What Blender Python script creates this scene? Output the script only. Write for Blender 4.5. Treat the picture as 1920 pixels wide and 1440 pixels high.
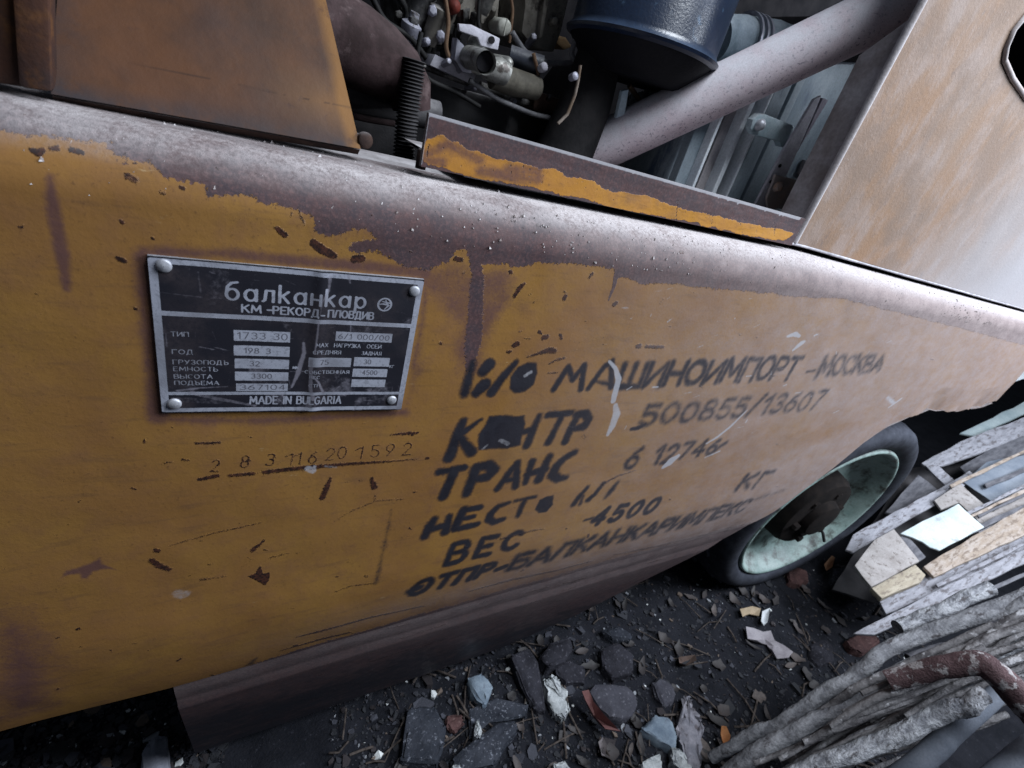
import bpy, bmesh, math, random
import numpy as np
from mathutils import Vector, Matrix
from mathutils.geometry import tessellate_polygon

random.seed(7)
rng = np.random.default_rng(11)
scene = bpy.context.scene
for o in list(bpy.data.objects):
    bpy.data.objects.remove(o)

# ------------------------------------------------------------------ camera, light, exposure
U = 0.30            # metres from the camera to the plane of the side panel
CH = 0.915          # camera height above the ground
F, CX, CY = 916.0, 960.0, 720.0
AX = np.array([0.85916901, -0.02677929, 0.51099068])
AY = np.array([-0.44552685, -0.53030216, 0.72130815])
AZ = np.array([0.25166334, -0.84738568, -0.46755007])
ROT = np.array([AX, AY, AZ])          # lens frame (right, down, forward) -> place frame

cam_d = bpy.data.cameras.new('camera')
cam = bpy.data.objects.new('camera', cam_d)
scene.collection.objects.link(cam)
r_, u_, b_ = ROT @ [1, 0, 0], ROT @ [0, -1, 0], ROT @ [0, 0, -1]
cam.matrix_world = Matrix(((r_[0], u_[0], b_[0], 0), (r_[1], u_[1], b_[1], -U),
                           (r_[2], u_[2], b_[2], CH), (0, 0, 0, 1)))
cam_d.sensor_width = 36.0
cam_d.lens = F / 1920 * 36.0
cam_d.clip_start, cam_d.clip_end = 0.01, 100
cam_d.dof.use_dof = True
cam_d.dof.focus_distance = 0.42
cam_d.dof.aperture_fstop = 13.0
scene.camera = cam

world = bpy.data.worlds.new('World')
scene.world = world
world.use_nodes = True
bg = world.node_tree.nodes['Background']
bg.inputs['Color'].default_value = (0.66, 0.79, 1.0, 1)
bg.inputs['Strength'].default_value = 0.085


def lamp(name, loc, target, size, power, col):
    d = bpy.data.lights.new(name, 'AREA')
    d.shape, d.size, d.energy, d.color = 'DISK', size, power, col
    o = bpy.data.objects.new(name, d)
    scene.collection.objects.link(o)
    o.location = loc
    o.rotation_euler = (Vector(target) - Vector(loc)).to_track_quat('-Z', 'Y').to_euler()


lamp('doorway_daylight', (1.9, -0.75, 1.70), (0.8, 0.0, 0.9), 0.9, 60, (0.83, 0.90, 1.0))
lamp('overhead_daylight', (0.62, -0.45, 2.0), (0.66, 0.06, 0.85), 0.6, 23, (0.87, 0.93, 1.0))

vs = scene.view_settings
vs.view_transform, vs.look, vs.gamma, vs.exposure = 'Standard', 'None', 1.0, 0.18
vs.use_curve_mapping = False
scene.cycles.filter_width = 1.5
scene.cycles.max_bounces = 6


# ------------------------------------------------------------------ measuring helpers (place frame: x along the truck, y into it, z up, camera at 0)
def ray(px, py):
    return ROT @ np.array([px - CX, py - CY, F])


def onY(px, py, y=1.0):
    d = ray(px, py)
    return d * (y / d[1])


def onZ(px, py, z):
    d = ray(px, py)
    return d * (z / d[2])


def W(p):
    return Vector((U * p[0], U * (p[1] - 1.0), U * p[2] + CH))


def pxw(px, py, y):                      # size of one photo pixel at that point
    p = onY(px, py, y)
    d = ray(px, py)
    return (p[1] / d[1])                 # metres-like units per pixel of the lens frame


GZ = -CH / U                             # the ground


# ------------------------------------------------------------------ mesh helpers
class MB:
    def __init__(self):
        self.v, self.f = [], []

    def add(self, verts, faces):
        n = len(self.v)
        self.v += [tuple(p) for p in verts]
        self.f += [tuple(i + n for i in f) for f in faces]
        return self

    def box(self, c, sx, sy, sz, ex=(1, 0, 0), ey=(0, 1, 0), ez=(0, 0, 1)):
        c, ex, ey, ez = map(np.asarray, (c, ex, ey, ez))
        vs_ = [c + ex * (a * sx / 2) + ey * (b * sy / 2) + ez * (d * sz / 2)
               for a in (-1, 1) for b in (-1, 1) for d in (-1, 1)]
        return self.add(vs_, [(0, 1, 3, 2), (4, 6, 7, 5), (0, 4, 5, 1), (2, 3, 7, 6), (0, 2, 6, 4), (1, 5, 7, 3)])

    def tube(self, pts, rad, seg=20, cap=True, wob=0.0, flat=1.0):
        pts = [np.asarray(p, float) for p in pts]
        n = len(pts)
        rad = list(rad) if hasattr(rad, '__len__') else [rad] * n
        rings = []
        up = None
        for i in range(n):
            t = pts[min(i + 1, n - 1)] - pts[max(i - 1, 0)]
            t = t / np.linalg.norm(t)
            if up is None:
                up = np.array([0, 0, 1.0]) if abs(t[2]) < .9 else np.array([1.0, 0, 0])
            a = up - t * (up @ t)
            a /= np.linalg.norm(a)
            up = a
            b = np.cross(t, a)
            rings.append([pts[i] + rad[i] * (1 + wob * (random.random() - .5)) *
                          (flat * a * math.cos(2 * math.pi * k / seg) + b * math.sin(2 * math.pi * k / seg)) for k in range(seg)])
        vs_ = [p for r in rings for p in r]
        fs = [(i * seg + k, i * seg + (k + 1) % seg, (i + 1) * seg + (k + 1) % seg, (i + 1) * seg + k)
              for i in range(n - 1) for k in range(seg)]
        if cap:
            fs += [tuple(range(seg))[::-1], tuple((n - 1) * seg + k for k in range(seg))]
        return self.add(vs_, fs)

    def lathe(self, c, axis, prof, seg=48, ref=None):
        """prof: list of (distance along axis, radius)"""
        c, axis = np.asarray(c, float), np.asarray(axis, float)
        axis = axis / np.linalg.norm(axis)
        ref = np.asarray(ref if ref is not None else ((0, 0, 1) if abs(axis[2]) < .9 else (1, 0, 0)), float)
        a = ref - axis * (ref @ axis)
        a /= np.linalg.norm(a)
        b = np.cross(axis, a)
        vs_ = [c + axis * h + r * (a * math.cos(2 * math.pi * k / seg) + b * math.sin(2 * math.pi * k / seg))
               for h, r in prof for k in range(seg)]
        fs = [(i * seg + k, i * seg + (k + 1) % seg, (i + 1) * seg + (k + 1) % seg, (i + 1) * seg + k)
              for i in range(len(prof) - 1) for k in range(seg)]
        return self.add(vs_, fs)

    def prism(self, poly, ext, holes=()):
        """poly: 3-D points of one flat face; ext: extrusion vector"""
        loops = [[np.asarray(p, float) for p in poly]] + [[np.asarray(p, float) for p in h] for h in holes]
        flat = [p for l in loops for p in l]
        tris = tessellate_polygon([[Vector(p) for p in l] for l in loops])
        ext = np.asarray(ext, float)
        n = len(flat)
        fs = [tuple(t) for t in tris] + [tuple(i + n for i in t[::-1]) for t in tris]
        s = 0
        for l in loops:
            m = len(l)
            fs += [(s + k, s + (k + 1) % m, n + s + (k + 1) % m, n + s + k) for k in range(m)]
            s += m
        return self.add(flat + [p + ext for p in flat], fs)

    def build(self, name, mat, parent=None, origin=None, bevel=0.0, smooth=None, jitter=0.0, sub=0):
        """points are in the place frame; origin in the place frame as well"""
        base = Vector((0, 0, 0))
        if parent is not None:
            p = parent
            while p is not None:
                base += p.location
                p = p.parent
        if origin is not None:
            o_w = W(origin)
        elif parent is None:
            a = np.array(self.v)
            o_w = W((a[:, 0].mean(), a[:, 1].mean(), a[:, 2].min()))
        else:
            a = np.array(self.v)
            o_w = W(a.mean(0))
        me = bpy.data.meshes.new(name)
        me.from_pydata([tuple(W(p) - o_w) for p in self.v], [], self.f)
        bm = bmesh.new()
        bm.from_mesh(me)
        bmesh.ops.recalc_face_normals(bm, faces=bm.faces)
        if bevel:
            es = [e for e in bm.edges if len(e.link_faces) == 2 and e.calc_face_angle(0) > 0.6]
            bmesh.ops.bevel(bm, geom=es, offset=bevel * U, segments=2, profile=.6, affect='EDGES', clamp_overlap=True)
        if sub:
            bmesh.ops.subdivide_edges(bm, edges=bm.edges, cuts=sub, use_grid_fill=True)
        if jitter:
            for v in bm.verts:
                v.co += Vector([(random.random() - .5) * jitter * U for _ in range(3)])
        bm.to_mesh(me)
        bm.free()
        if smooth is not None:
            me.shade_smooth()
            me.set_sharp_from_angle(angle=math.radians(smooth))
        me.materials.append(mat)
        o = bpy.data.objects.new(name, me)
        scene.collection.objects.link(o)
        o.location = o_w - base
        if parent is not None:
            o.parent = parent
        return o


def tag(o, label=None, cat=None, group=None, kind=None):
    for k, v in (('label', label), ('category', cat), ('group', group), ('kind', kind)):
        if v:
            o[k] = v
    return o


def empty(name, p, parent=None):
    o = bpy.data.objects.new(name, None)
    scene.collection.objects.link(o)
    o.empty_display_size = .05
    o.location = W(p) - (parent.location if parent else Vector((0, 0, 0)))
    o.parent = parent
    return o


# ------------------------------------------------------------------ numeric noise for shapes and wear
def vnoise(x, y, seed=0):
    r = np.random.default_rng(seed).random((64, 64))
    xi, yi = np.floor(x).astype(int), np.floor(y).astype(int)
    fx, fy = x - xi, y - yi
    fx, fy = fx * fx * (3 - 2 * fx), fy * fy * (3 - 2 * fy)
    g = lambda a, b: r[a % 64, b % 64]
    return (g(xi, yi) * (1 - fx) + g(xi + 1, yi) * fx) * (1 - fy) + (g(xi, yi + 1) * (1 - fx) + g(xi + 1, yi + 1) * fx) * fy


def fbm(x, y, seed=0, oct=4):
    s, a, t = 0, .5, 0
    for i in range(oct):
        s = s + a * vnoise(x * 2 ** i, y * 2 ** i, seed + i)
        t += a
        a *= .5
    return s / t


# ------------------------------------------------------------------ materials
def nodes_of(name):
    m = bpy.data.materials.new(name)
    m.use_nodes = True
    nt = m.node_tree
    nt.nodes.clear()
    out = nt.nodes.new('ShaderNodeOutputMaterial')
    bs = nt.nodes.new('ShaderNodeBsdfPrincipled')
    nt.links.new(bs.outputs[0], out.inputs[0])
    return m, nt, bs


class NT:
    """small node-graph helper"""
    def __init__(self, nt):
        self.nt = nt
        self.pos = None

    def L(self, a, b):
        self.nt.links.new(a, b)

    def P(self):
        if self.pos is None:
            self.pos = self.nt.nodes.new('ShaderNodeNewGeometry')
        return self.pos

    def noise(self, scale, detail=5, rough=.6, stretch=None, seed=0.0, dist=0.0):
        n = self.nt.nodes.new('ShaderNodeTexNoise')
        n.inputs['Scale'].default_value = scale
        n.inputs['Detail'].default_value = detail
        n.inputs['Roughness'].default_value = rough
        n.inputs['Distortion'].default_value = dist
        mp = self.nt.nodes.new('ShaderNodeMapping')
        mp.inputs['Location'].default_value = (seed, seed * .7, seed * 1.3)
        if stretch:
            mp.inputs['Scale'].default_value = stretch[0:3]
            if len(stretch) > 3:
                mp.inputs['Rotation'].default_value = (0, stretch[3], 0)
        self.L(self.P().outputs['Position'], mp.inputs['Vector'])
        self.L(mp.outputs[0], n.inputs['Vector'])
        return n.outputs['Fac']

    def math(self, op, a, b=None, clamp=False):
        n = self.nt.nodes.new('ShaderNodeMath')
        n.operation = op
        n.use_clamp = clamp
        for i, x in enumerate((a, b)):
            if x is None:
                continue
            if isinstance(x, (int, float)):
                n.inputs[i].default_value = x
            else:
                self.L(x, n.inputs[i])
        return n.outputs[0]

    def ramp(self, x, lo, hi, a=0.0, b=1.0):
        n = self.nt.nodes.new('ShaderNodeMapRange')
        n.interpolation_type = 'SMOOTHSTEP'
        self.L(x, n.inputs['Value'])
        for k, v in zip(('From Min', 'From Max', 'To Min', 'To Max'), (lo, hi, a, b)):
            n.inputs[k].default_value = v
        return n.outputs['Result']

    def mix(self, fac, a, b):
        n = self.nt.nodes.new('ShaderNodeMix')
        n.data_type = 'RGBA'
        for i, x in ((0, fac), (6, a), (7, b)):
            if isinstance(x, (int, float)):
                n.inputs[i].default_value = x
            elif isinstance(x, tuple):
                n.inputs[i].default_value = (*x, 1)
            else:
                self.L(x, n.inputs[i])
        return n.outputs[2]

    def attr(self, name):
        n = self.nt.nodes.new('ShaderNodeAttribute')
        n.attribute_name = name
        return n.outputs['Fac']

    def upness(self, lo, hi):
        s = self.nt.nodes.new('ShaderNodeSeparateXYZ')
        self.L(self.P().outputs['Normal'], s.inputs[0])
        return self.ramp(s.outputs['Z'], lo, hi)

    def bump(self, bs, h, strength=.3, dist=.002):
        b = self.nt.nodes.new('ShaderNodeBump')
        b.inputs['Strength'].default_value = strength
        b.inputs['Distance'].default_value = dist
        self.L(h, b.inputs['Height'])
        self.L(b.outputs[0], bs.inputs['Normal'])


DUST = (0.40, 0.385, 0.40)


def mat(name, c1, c2, scale=30, lo=.35, hi=.65, rough=.6, metal=0.0, dust=.0, dlo=.3, dhi=.9, bump=.25, fine=400,
        c3=None, s3=90, t3=(.6, .68), stretch=None, dcol=DUST, bdist=.002, spec=None):
    m, nt, bs = nodes_of(name)
    g = NT(nt)
    n1 = g.noise(scale, 6, .65, stretch)
    col = g.mix(g.ramp(n1, lo, hi), c1, c2)
    if c3 is not None:
        col = g.mix(g.ramp(g.noise(s3, 5, .65, stretch, 3.1), *t3), col, c3)
    nf = g.noise(fine, 4, .6, None, 5.0)
    if dust:
        nd = g.ramp(g.noise(scale * 2, 5, .6, None, 9.0), .25, .7, .35, 1.0)
        d = g.math('MULTIPLY', g.math('MULTIPLY', g.upness(dlo, dhi), nd), dust)
        col = g.mix(d, col, dcol)
    col = g.mix(g.ramp(nf, .3, .75, 0.0, .22), col, (.02, .018, .018))
    nt.links.new(col, bs.inputs['Base Color'])
    bs.inputs['Roughness'].default_value = rough
    bs.inputs['Metallic'].default_value = metal
    bs.inputs['Specular IOR Level'].default_value = spec if spec is not None else (.5 if rough < .58 else .12)
    h = g.math('ADD', n1, g.math('MULTIPLY', nf, .5))
    g.bump(bs, h, bump, bdist)
    return m


YEL = (0.245, 0.130, 0.036)


def worn_paint(name, yel=YEL, rough=.5):
    """old ochre paint over purple-brown primer; masks come from attributes painted on the mesh"""
    m, nt, bs = nodes_of(name)
    g = NT(nt)
    n_big = g.noise(9, 4, .6)
    n_mid = g.noise(60, 6, .65, None, 2.0)
    n_fine = g.noise(420, 5, .65, None, 4.0)
    n_vf = g.noise(1300, 3, .6, None, 14.0)
    n_scr = g.noise(150, 5, .65, (.16, 1, 1, .35), 6.0)
    n_blot = g.noise(26, 6, .7, (.6, 1, 1, .2), 15.0)
    y = g.mix(g.ramp(n_big, .3, .7), yel, (yel[0] * .84, yel[1] * .78, yel[2] * .95))
    y = g.mix(g.ramp(n_mid, .42, .72, 0, .55), y, (yel[0] * .74, yel[1] * .68, yel[2] * 1.05))
    y = g.mix(g.ramp(n_scr, .54, .70, 0, .45), y, (.13, .070, .034))
    y = g.mix(g.ramp(n_blot, .52, .72, 0, .5), y, (.15, .078, .036))
    y = g.mix(g.ramp(n_fine, .58, .72, 0, .5), y, (.085, .043, .022))
    y = g.mix(g.ramp(g.noise(95, 6, .75, (.35, 1, 1, .6), 21.0), .66, .74, 0, .55), y, (.40, .30, .17))
    pr = g.mix(g.ramp(n_mid, .35, .65), (.074, .044, .045), (.048, .035, .041))
    pr = g.mix(g.ramp(n_fine, .45, .7, 0, .6), pr, (.135, .072, .070))
    pr = g.mix(g.ramp(n_scr, .5, .7, 0, .5), pr, (.045, .030, .032))
    pr = g.mix(g.ramp(n_vf, .58, .72, 0, .6), pr, (.13, .105, .11))

    def m_(attr, amp, lo, hi, n=n_mid):
        return g.ramp(g.math('ADD', g.attr(attr), g.math('MULTIPLY', g.math('SUBTRACT', n, .5), amp)), lo, hi)
    nm = g.math('ADD', g.math('MULTIPLY', n_mid, .5), g.math('MULTIPLY', n_fine, .5))
    nc = g.math('ADD', g.math('MULTIPLY', n_fine, .5), g.math('MULTIPLY', n_vf, .5))
    nf2 = g.math('ADD', g.math('MULTIPLY', n_mid, .35), g.math('MULTIPLY', n_fine, .65))
    stain = m_('stain', 1.1, .20, 1.0, nm)
    col = g.mix(g.math('MULTIPLY', stain, .85), y, (.088, .044, .046))
    col = g.mix(m_('primer', 1.9, .44, .56, nf2), col, pr)
    dustn = g.ramp(g.noise(35, 6, .7, (1, 1, 1.6), 8.0), .2, .75, .55, 1.1)
    dustm = g.math('MULTIPLY', g.math('MULTIPLY', g.attr('dust'), dustn), g.ramp(n_fine, .25, .6, .6, 1.0), True)
    ink_shade_m = g.math('MULTIPLY', m_('ink_and_shade', .9, .18, .82, nm), g.ramp(n_blot, .4, .8, 1.0, .95))
    col = g.mix(g.math('MULTIPLY', ink_shade_m, .99), col, (.006, .006, .010))
    chipm = m_('chip', 1.5, .36, .66, nc)
    col = g.mix(chipm, col, g.mix(g.ramp(n_fine, .4, .6), (.060, .024, .016), (.020, .011, .010)))
    col = g.mix(dustm, col, (.27, .222, .218))
    col = g.mix(g.math('MULTIPLY', g.math('MULTIPLY', ink_shade_m, .84), g.ramp(n_mid, .3, .6, .55, 1.0)), col, (.022, .022, .030))
    col = g.mix(g.math('MULTIPLY', m_('smear', 1.0, .25, .85, nm), .85), col, (.34, .34, .37))
    up = g.math('MULTIPLY', g.upness(.42, .97), g.math('MULTIPLY', g.ramp(nm, .34, .56, .45, 1.0), g.attr('dust_highlight')), True)
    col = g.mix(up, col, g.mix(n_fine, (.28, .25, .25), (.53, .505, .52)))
    col = g.mix(g.ramp(n_vf, .60, .76, 0, .35), col, (.03, .02, .02))
    nt.links.new(col, bs.inputs['Base Color'])
    bs.inputs['Specular IOR Level'].default_value = .20
    r = g.math('ADD', g.math('MULTIPLY', dustm, .4), g.ramp(n_mid, .3, .7, rough - .08, rough + .12), True)
    nt.links.new(g.math('ADD', r, g.math('MULTIPLY', up, .4), True), bs.inputs['Roughness'])
    h = g.math('SUBTRACT', g.math('ADD', g.math('MULTIPLY', n_mid, .55), g.math('MULTIPLY', n_fine, .16)),
               g.math('MULTIPLY', g.math('ADD', chipm, g.math('MULTIPLY', m_('primer', 1.9, .44, .56, nf2), .5)), .8))
    h = g.math('ADD', h, g.math('MULTIPLY', g.math('MULTIPLY', up, n_vf), 1.2))
    g.bump(bs, h, .45, .0013)
    return m


# ------------------------------------------------------------------ stroke lettering
def arc(cx, cy, rx, ry, a0, a1, n=9):
    return [(cx + rx * math.cos(math.radians(a0 + (a1 - a0) * i / n)), cy + ry * math.sin(math.radians(a0 + (a1 - a0) * i / n))) for i in range(n + 1)]


FONT = {
    'А': (.8, [[(0, 0), (.4, 1), (.8, 0)], [(.15, .34), (.65, .34)]]),
    'Б': (.66, [[(.6, 1), (0, 1), (0, 0), (.45, 0)] + arc(.42, .28, .24, .28, -90, 90) + [(0, .56)]]),
    'В': (.66, [[(0, 0), (0, 1), (.4, 1)] + arc(.4, .77, .2, .23, 90, -90) + [(0, .54)], [(.4, .54)] + arc(.42, .27, .24, .27, 90, -90) + [(0, 0)]]),
    'Г': (.58, [[(0, 0), (0, 1), (.58, 1)]]),
    'Д': (.8, [[(0, -.16), (0, 0), (.8, 0), (.8, -.16)], [(.1, 0), (.25, 1), (.68, 1), (.68, 0)]]),
    'Е': (.58, [[(.58, 1), (0, 1), (0, 0), (.58, 0)], [(0, .52), (.48, .52)]]),
    'З': (.62, [arc(.3, .76, .28, .24, 150, -90) + arc(.3, .27, .32, .27, 90, -150)]),
    'И': (.72, [[(0, 1), (0, 0), (.72, 1), (.72, 0)]]),
    'Й': (.72, [[(0, 1), (0, 0), (.72, 1), (.72, 0)], [(.25, 1.15), (.47, 1.15)]]),
    'К': (.66, [[(0, 0), (0, 1)], [(.64, 1), (.02, .48)], [(.2, .62), (.66, 0)]]),
    'Л': (.74, [[(0, 0), (.2, 1), (.74, 1), (.74, 0)]]),
    'М': (.9, [[(0, 0), (.08, 1), (.45, .25), (.82, 1), (.9, 0)]]),
    'Н': (.7, [[(0, 0), (0, 1)], [(.7, 0), (.7, 1)], [(0, .5), (.7, .5)]]),
    'О': (.78, [arc(.39, .5, .39, .5, 0, 360, 18)]),
    'П': (.7, [[(0, 0), (0, 1), (.7, 1), (.7, 0)]]),
    'Р': (.62, [[(0, 0), (0, 1), (.36, 1)] + arc(.36, .74, .25, .26, 90, -90) + [(0, .48)]]),
    'С': (.7, [arc(.39, .5, .38, .5, 45, 315, 12)]),
    'Т': (.7, [[(0, 1), (.7, 1)], [(.35, 1), (.35, 0)]]),
    'У': (.68, [[(0, 1), (.34, .4)], [(.68, 1), (.28, .12), (.1, 0)]]),
    'Х': (.7, [[(0, 0), (.7, 1)], [(0, 1), (.7, 0)]]),
    'Ш': (.95, [[(0, 1), (0, 0), (.95, 0), (.95, 1)], [(.475, 1), (.475, 0)]]),
    'Ъ': (.8, [[(0, 1), (.2, 1), (.2, 0), (.55, 0)] + arc(.55, .27, .24, .27, -90, 90) + [(.2, .54)]]),
    'Ы': (.9, [[(0, 1), (0, 0), (.35, 0)] + arc(.35, .27, .22, .27, -90, 90) + [(0, .54)], [(.9, 0), (.9, 1)]]),
    'Ь': (.62, [[(0, 1), (0, 0), (.35, 0)] + arc(.35, .27, .24, .27, -90, 90) + [(0, .54)]]),
    'Я': (.64, [[(.64, 0), (.64, 1), (.28, 1)] + arc(.28, .74, .25, .26, 90, 270) + [(.64, .48)], [(.34, .48), (0, 0)]]),
    'D': (.7, [[(0, 0), (0, 1), (.3, 1)] + arc(.3, .5, .38, .5, 90, -90) + [(0, 0)]]),
    'E': (.58, [[(.58, 1), (0, 1), (0, 0), (.58, 0)], [(0, .52), (.48, .52)]]),
    'I': (.1, [[(.05, 0), (.05, 1)]]),
    'N': (.7, [[(0, 0), (0, 1), (.7, 0), (.7, 1)]]),
    'U': (.68, [[(0, 1), (0, .3)] + arc(.34, .3, .34, .3, 180, 360) + [(.68, 1)]]),
    'L': (.54, [[(0, 1), (0, 0), (.54, 0)]]),
    'G': (.72, [arc(.39, .5, .38, .5, 45, 330, 12) + [(.72, .45), (.45, .45)]]),
    'R': (.64, [[(0, 0), (0, 1), (.36, 1)] + arc(.36, .74, .25, .26, 90, -90) + [(0, .48)], [(.3, .48), (.64, 0)]]),
    '0': (.62, [arc(.31, .5, .31, .5, 0, 360, 16)]),
    '1': (.3, [[(0, .75), (.26, 1), (.26, 0)]]),
    '2': (.6, [arc(.3, .72, .28, .28, 165, -30) + [(0, 0), (.6, 0)]]),
    '3': (.6, [arc(.3, .76, .27, .24, 150, -90) + arc(.3, .27, .3, .27, 90, -150)]),
    '4': (.62, [[(.45, 0), (.45, 1), (0, .3), (.62, .3)]]),
    '5': (.58, [[(.54, 1), (.08, 1), (.04, .56)] + arc(.28, .31, .3, .31, 110, -150)]),
    '6': (.6, [[(.5, .98), (.2, .72)] + arc(.3, .29, .29, .29, 150, 510, 14)]),
    '7': (.58, [[(0, 1), (.58, 1), (.2, 0)]]),
    '8': (.6, [arc(.3, .76, .24, .24, 0, 360, 14), arc(.3, .27, .29, .27, 0, 360, 14)]),
    '9': (.6, [arc(.3, .7, .28, .3, 0, 360, 14), [(.58, .7), (.15, 0)]]),
    '/': (.5, [[(0, -.05), (.5, 1.05)]]),
    '-': (.4, [[(0, .5), (.4, .5)]]),
    '"': (.25, [[(0, 1), (0, .75)], [(.2, 1), (.2, .75)]]),
    ' ': (.35, []),
}
FONT['A'], FONT['M'], FONT['B'] = FONT['А'], FONT['М'], FONT['В']
# rounded lower-case word on the plate
LOW = {
    'б': (.78, [arc(.39, .36, .38, .36, 0, 360, 18), [(.02, .4), (.1, .85), (.35, 1.1), (.72, 1.16)]]),
    'а': (.8, [arc(.38, .37, .37, .37, 0, 360, 18), [(.76, .76), (.76, 0)]]),
    'л': (.72, [[(0, .02), (.12, .1), (.2, .76), (.7, .76), (.7, 0)]]),
    'к': (.66, [[(0, 0), (0, 1.15)], [(.6, .76), (.06, .36)], [(.2, .46), (.64, 0)]]),
    'н': (.66, [[(0, 0), (0, .76)], [(.66, 0), (.66, .76)], [(0, .4), (.66, .4)]]),
    'р': (.8, [arc(.42, .37, .37, .37, 0, 360, 18), [(.04, .76), (.04, -.36)]]),
}


class Sheet:
    """a dense sheet whose paint layers are painted in its own surface plane (x along, z up)"""
    def __init__(self, x, z, layers):
        self.x, self.z = x, z                     # arrays (columns, rows)
        self.cx = x[:, 0]
        self.L = {k: np.zeros(x.shape) for k in layers}

    def sl(self, x0, x1):
        a, b = np.searchsorted(self.cx, x0), np.searchsorted(self.cx, x1)
        return slice(max(a - 1, 0), b + 1)

    def seg(self, layer, pts, hw, soft, val=1.0):
        """polyline: pts [(x, z)], hw half widths"""
        A = self.L[layer]
        if layer == 'ink_and_shade':
            soft = soft * 1.7
        hw = list(hw) if hasattr(hw, '__len__') else [hw] * len(pts)
        if len(pts) == 1:
            pts, hw = pts * 2, hw * 2
        for (p, q, w0, w1) in zip(pts[:-1], pts[1:], hw[:-1], hw[1:]):
            r = max(w0, w1) + soft
            s = self.sl(min(p[0], q[0]) - r, max(p[0], q[0]) + r)
            X, Z = self.x[s], self.z[s]
            dx, dz = q[0] - p[0], q[1] - p[1]
            l2 = dx * dx + dz * dz + 1e-12
            t = np.clip(((X - p[0]) * dx + (Z - p[1]) * dz) / l2, 0, 1)
            d = np.hypot(X - p[0] - t * dx, Z - p[1] - t * dz)
            w = w0 + (w1 - w0) * t
            A[s] = np.maximum(A[s], val * np.clip((w + soft / 2 - d) / soft, 0, 1))

    def poly(self, layer, pts, soft, val=1.0, rag=0.0, rf=25):
        P = np.array(pts)
        A = self.L[layer]
        s = self.sl(P[:, 0].min() - soft - rag, P[:, 0].max() + soft + rag)
        X, Z = self.x[s], self.z[s]
        if rag:
            X = X + rag * (fbm(self.x[s] * rf, self.z[s] * rf, 31) - .5) * 2
            Z = Z + rag * (fbm(self.x[s] * rf, self.z[s] * rf, 57) - .5) * 2
        ins = np.zeros(X.shape, bool)
        dm = np.full(X.shape, 9.0)
        n = len(P)
        for i in range(n):
            p, q = P[i], P[(i + 1) % n]
            c = ((p[1] > Z) != (q[1] > Z))
            with np.errstate(divide='ignore', invalid='ignore'):
                xi = (q[0] - p[0]) * (Z - p[1]) / (q[1] - p[1] + 1e-15) + p[0]
            ins ^= c & (X < xi)
            dx, dz = q - p
            t = np.clip(((X - p[0]) * dx + (Z - p[1]) * dz) / (dx * dx + dz * dz + 1e-12), 0, 1)
            dm = np.minimum(dm, np.hypot(X - p[0] - t * dx, Z - p[1] - t * dz))
        sd = np.where(ins, dm, -dm)
        A[s] = np.maximum(A[s], val * np.clip(.5 + sd / soft, 0, 1))

    # photo measurements turned into the plane of the sheet (y = const)
    Y = 1.0

    def m(self, p):
        q = onY(p[0], p[1], self.Y)
        return (q[0], q[2])

    def k(self, p):
        return abs(onY(p[0], p[1] + .5, self.Y)[2] - onY(p[0], p[1] - .5, self.Y)[2])

    def pen(self, layer, pts, w, soft=4, val=1.0):
        w = list(w) if hasattr(w, '__len__') else [w] * len(pts)
        k = [self.k(p) for p in pts]
        if layer == 'chip' and val > .7 and 'stain' in self.L:
            self.seg('stain', [self.m(p) for p in pts], [(a * 1.6 + 1) * b for a, b in zip(w, k)], (max(w) * 2.5 + 6) * max(k), val * .42)
        self.seg(layer, [self.m(p) for p in pts], [a * b for a, b in zip(w, k)], soft * max(k), val)

    def fill(self, layer, pts, soft=4, val=1.0, rag=0):
        k = self.k(pts[0])
        self.poly(layer, [self.m(p) for p in pts], soft * k, val, rag * k)

    def glyphs(self, layer, s, x0, z0, x1, z1, h0, h1, hw, soft, slant=0.0, val=1.0, gap=.28, font=FONT, jit=0.0):
        tot = sum(font[c][0] + gap for c in s) - gap
        pos = 0
        for c in s:
            w, lines = font[c]
            t0 = pos / tot
            h = h0 + (h1 - h0) * t0
            jz = (random.random() - .5) * jit * h
            for ln in lines:
                pts = []
                for (a, b) in ln:
                    t = (pos + a) / tot
                    pts.append((x0 + (x1 - x0) * t + b * h * slant, z0 + (z1 - z0) * t + b * h + jz))
                self.seg(layer, pts, hw, soft, val * (1 - jit * random.random()))
            pos += w + gap

    def line(self, layer, s, p0, t0, p1, t1, w, soft=4, val=1.0, slant=None, gap=.28, jit=.1):
        """baseline start/top and end/top as measured"""
        a, b, c, d = self.m(p0), self.m(t0), self.m(p1), self.m(t1)
        k = self.k(p0)
        h0, h1 = b[1] - a[1], d[1] - c[1]
        sl = (b[0] - a[0]) / h0 if slant is None else slant
        self.glyphs(layer, s, a[0], a[1], c[0], c[1], h0, h1, w * k, soft * k, sl, val, gap, FONT, jit)


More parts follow.
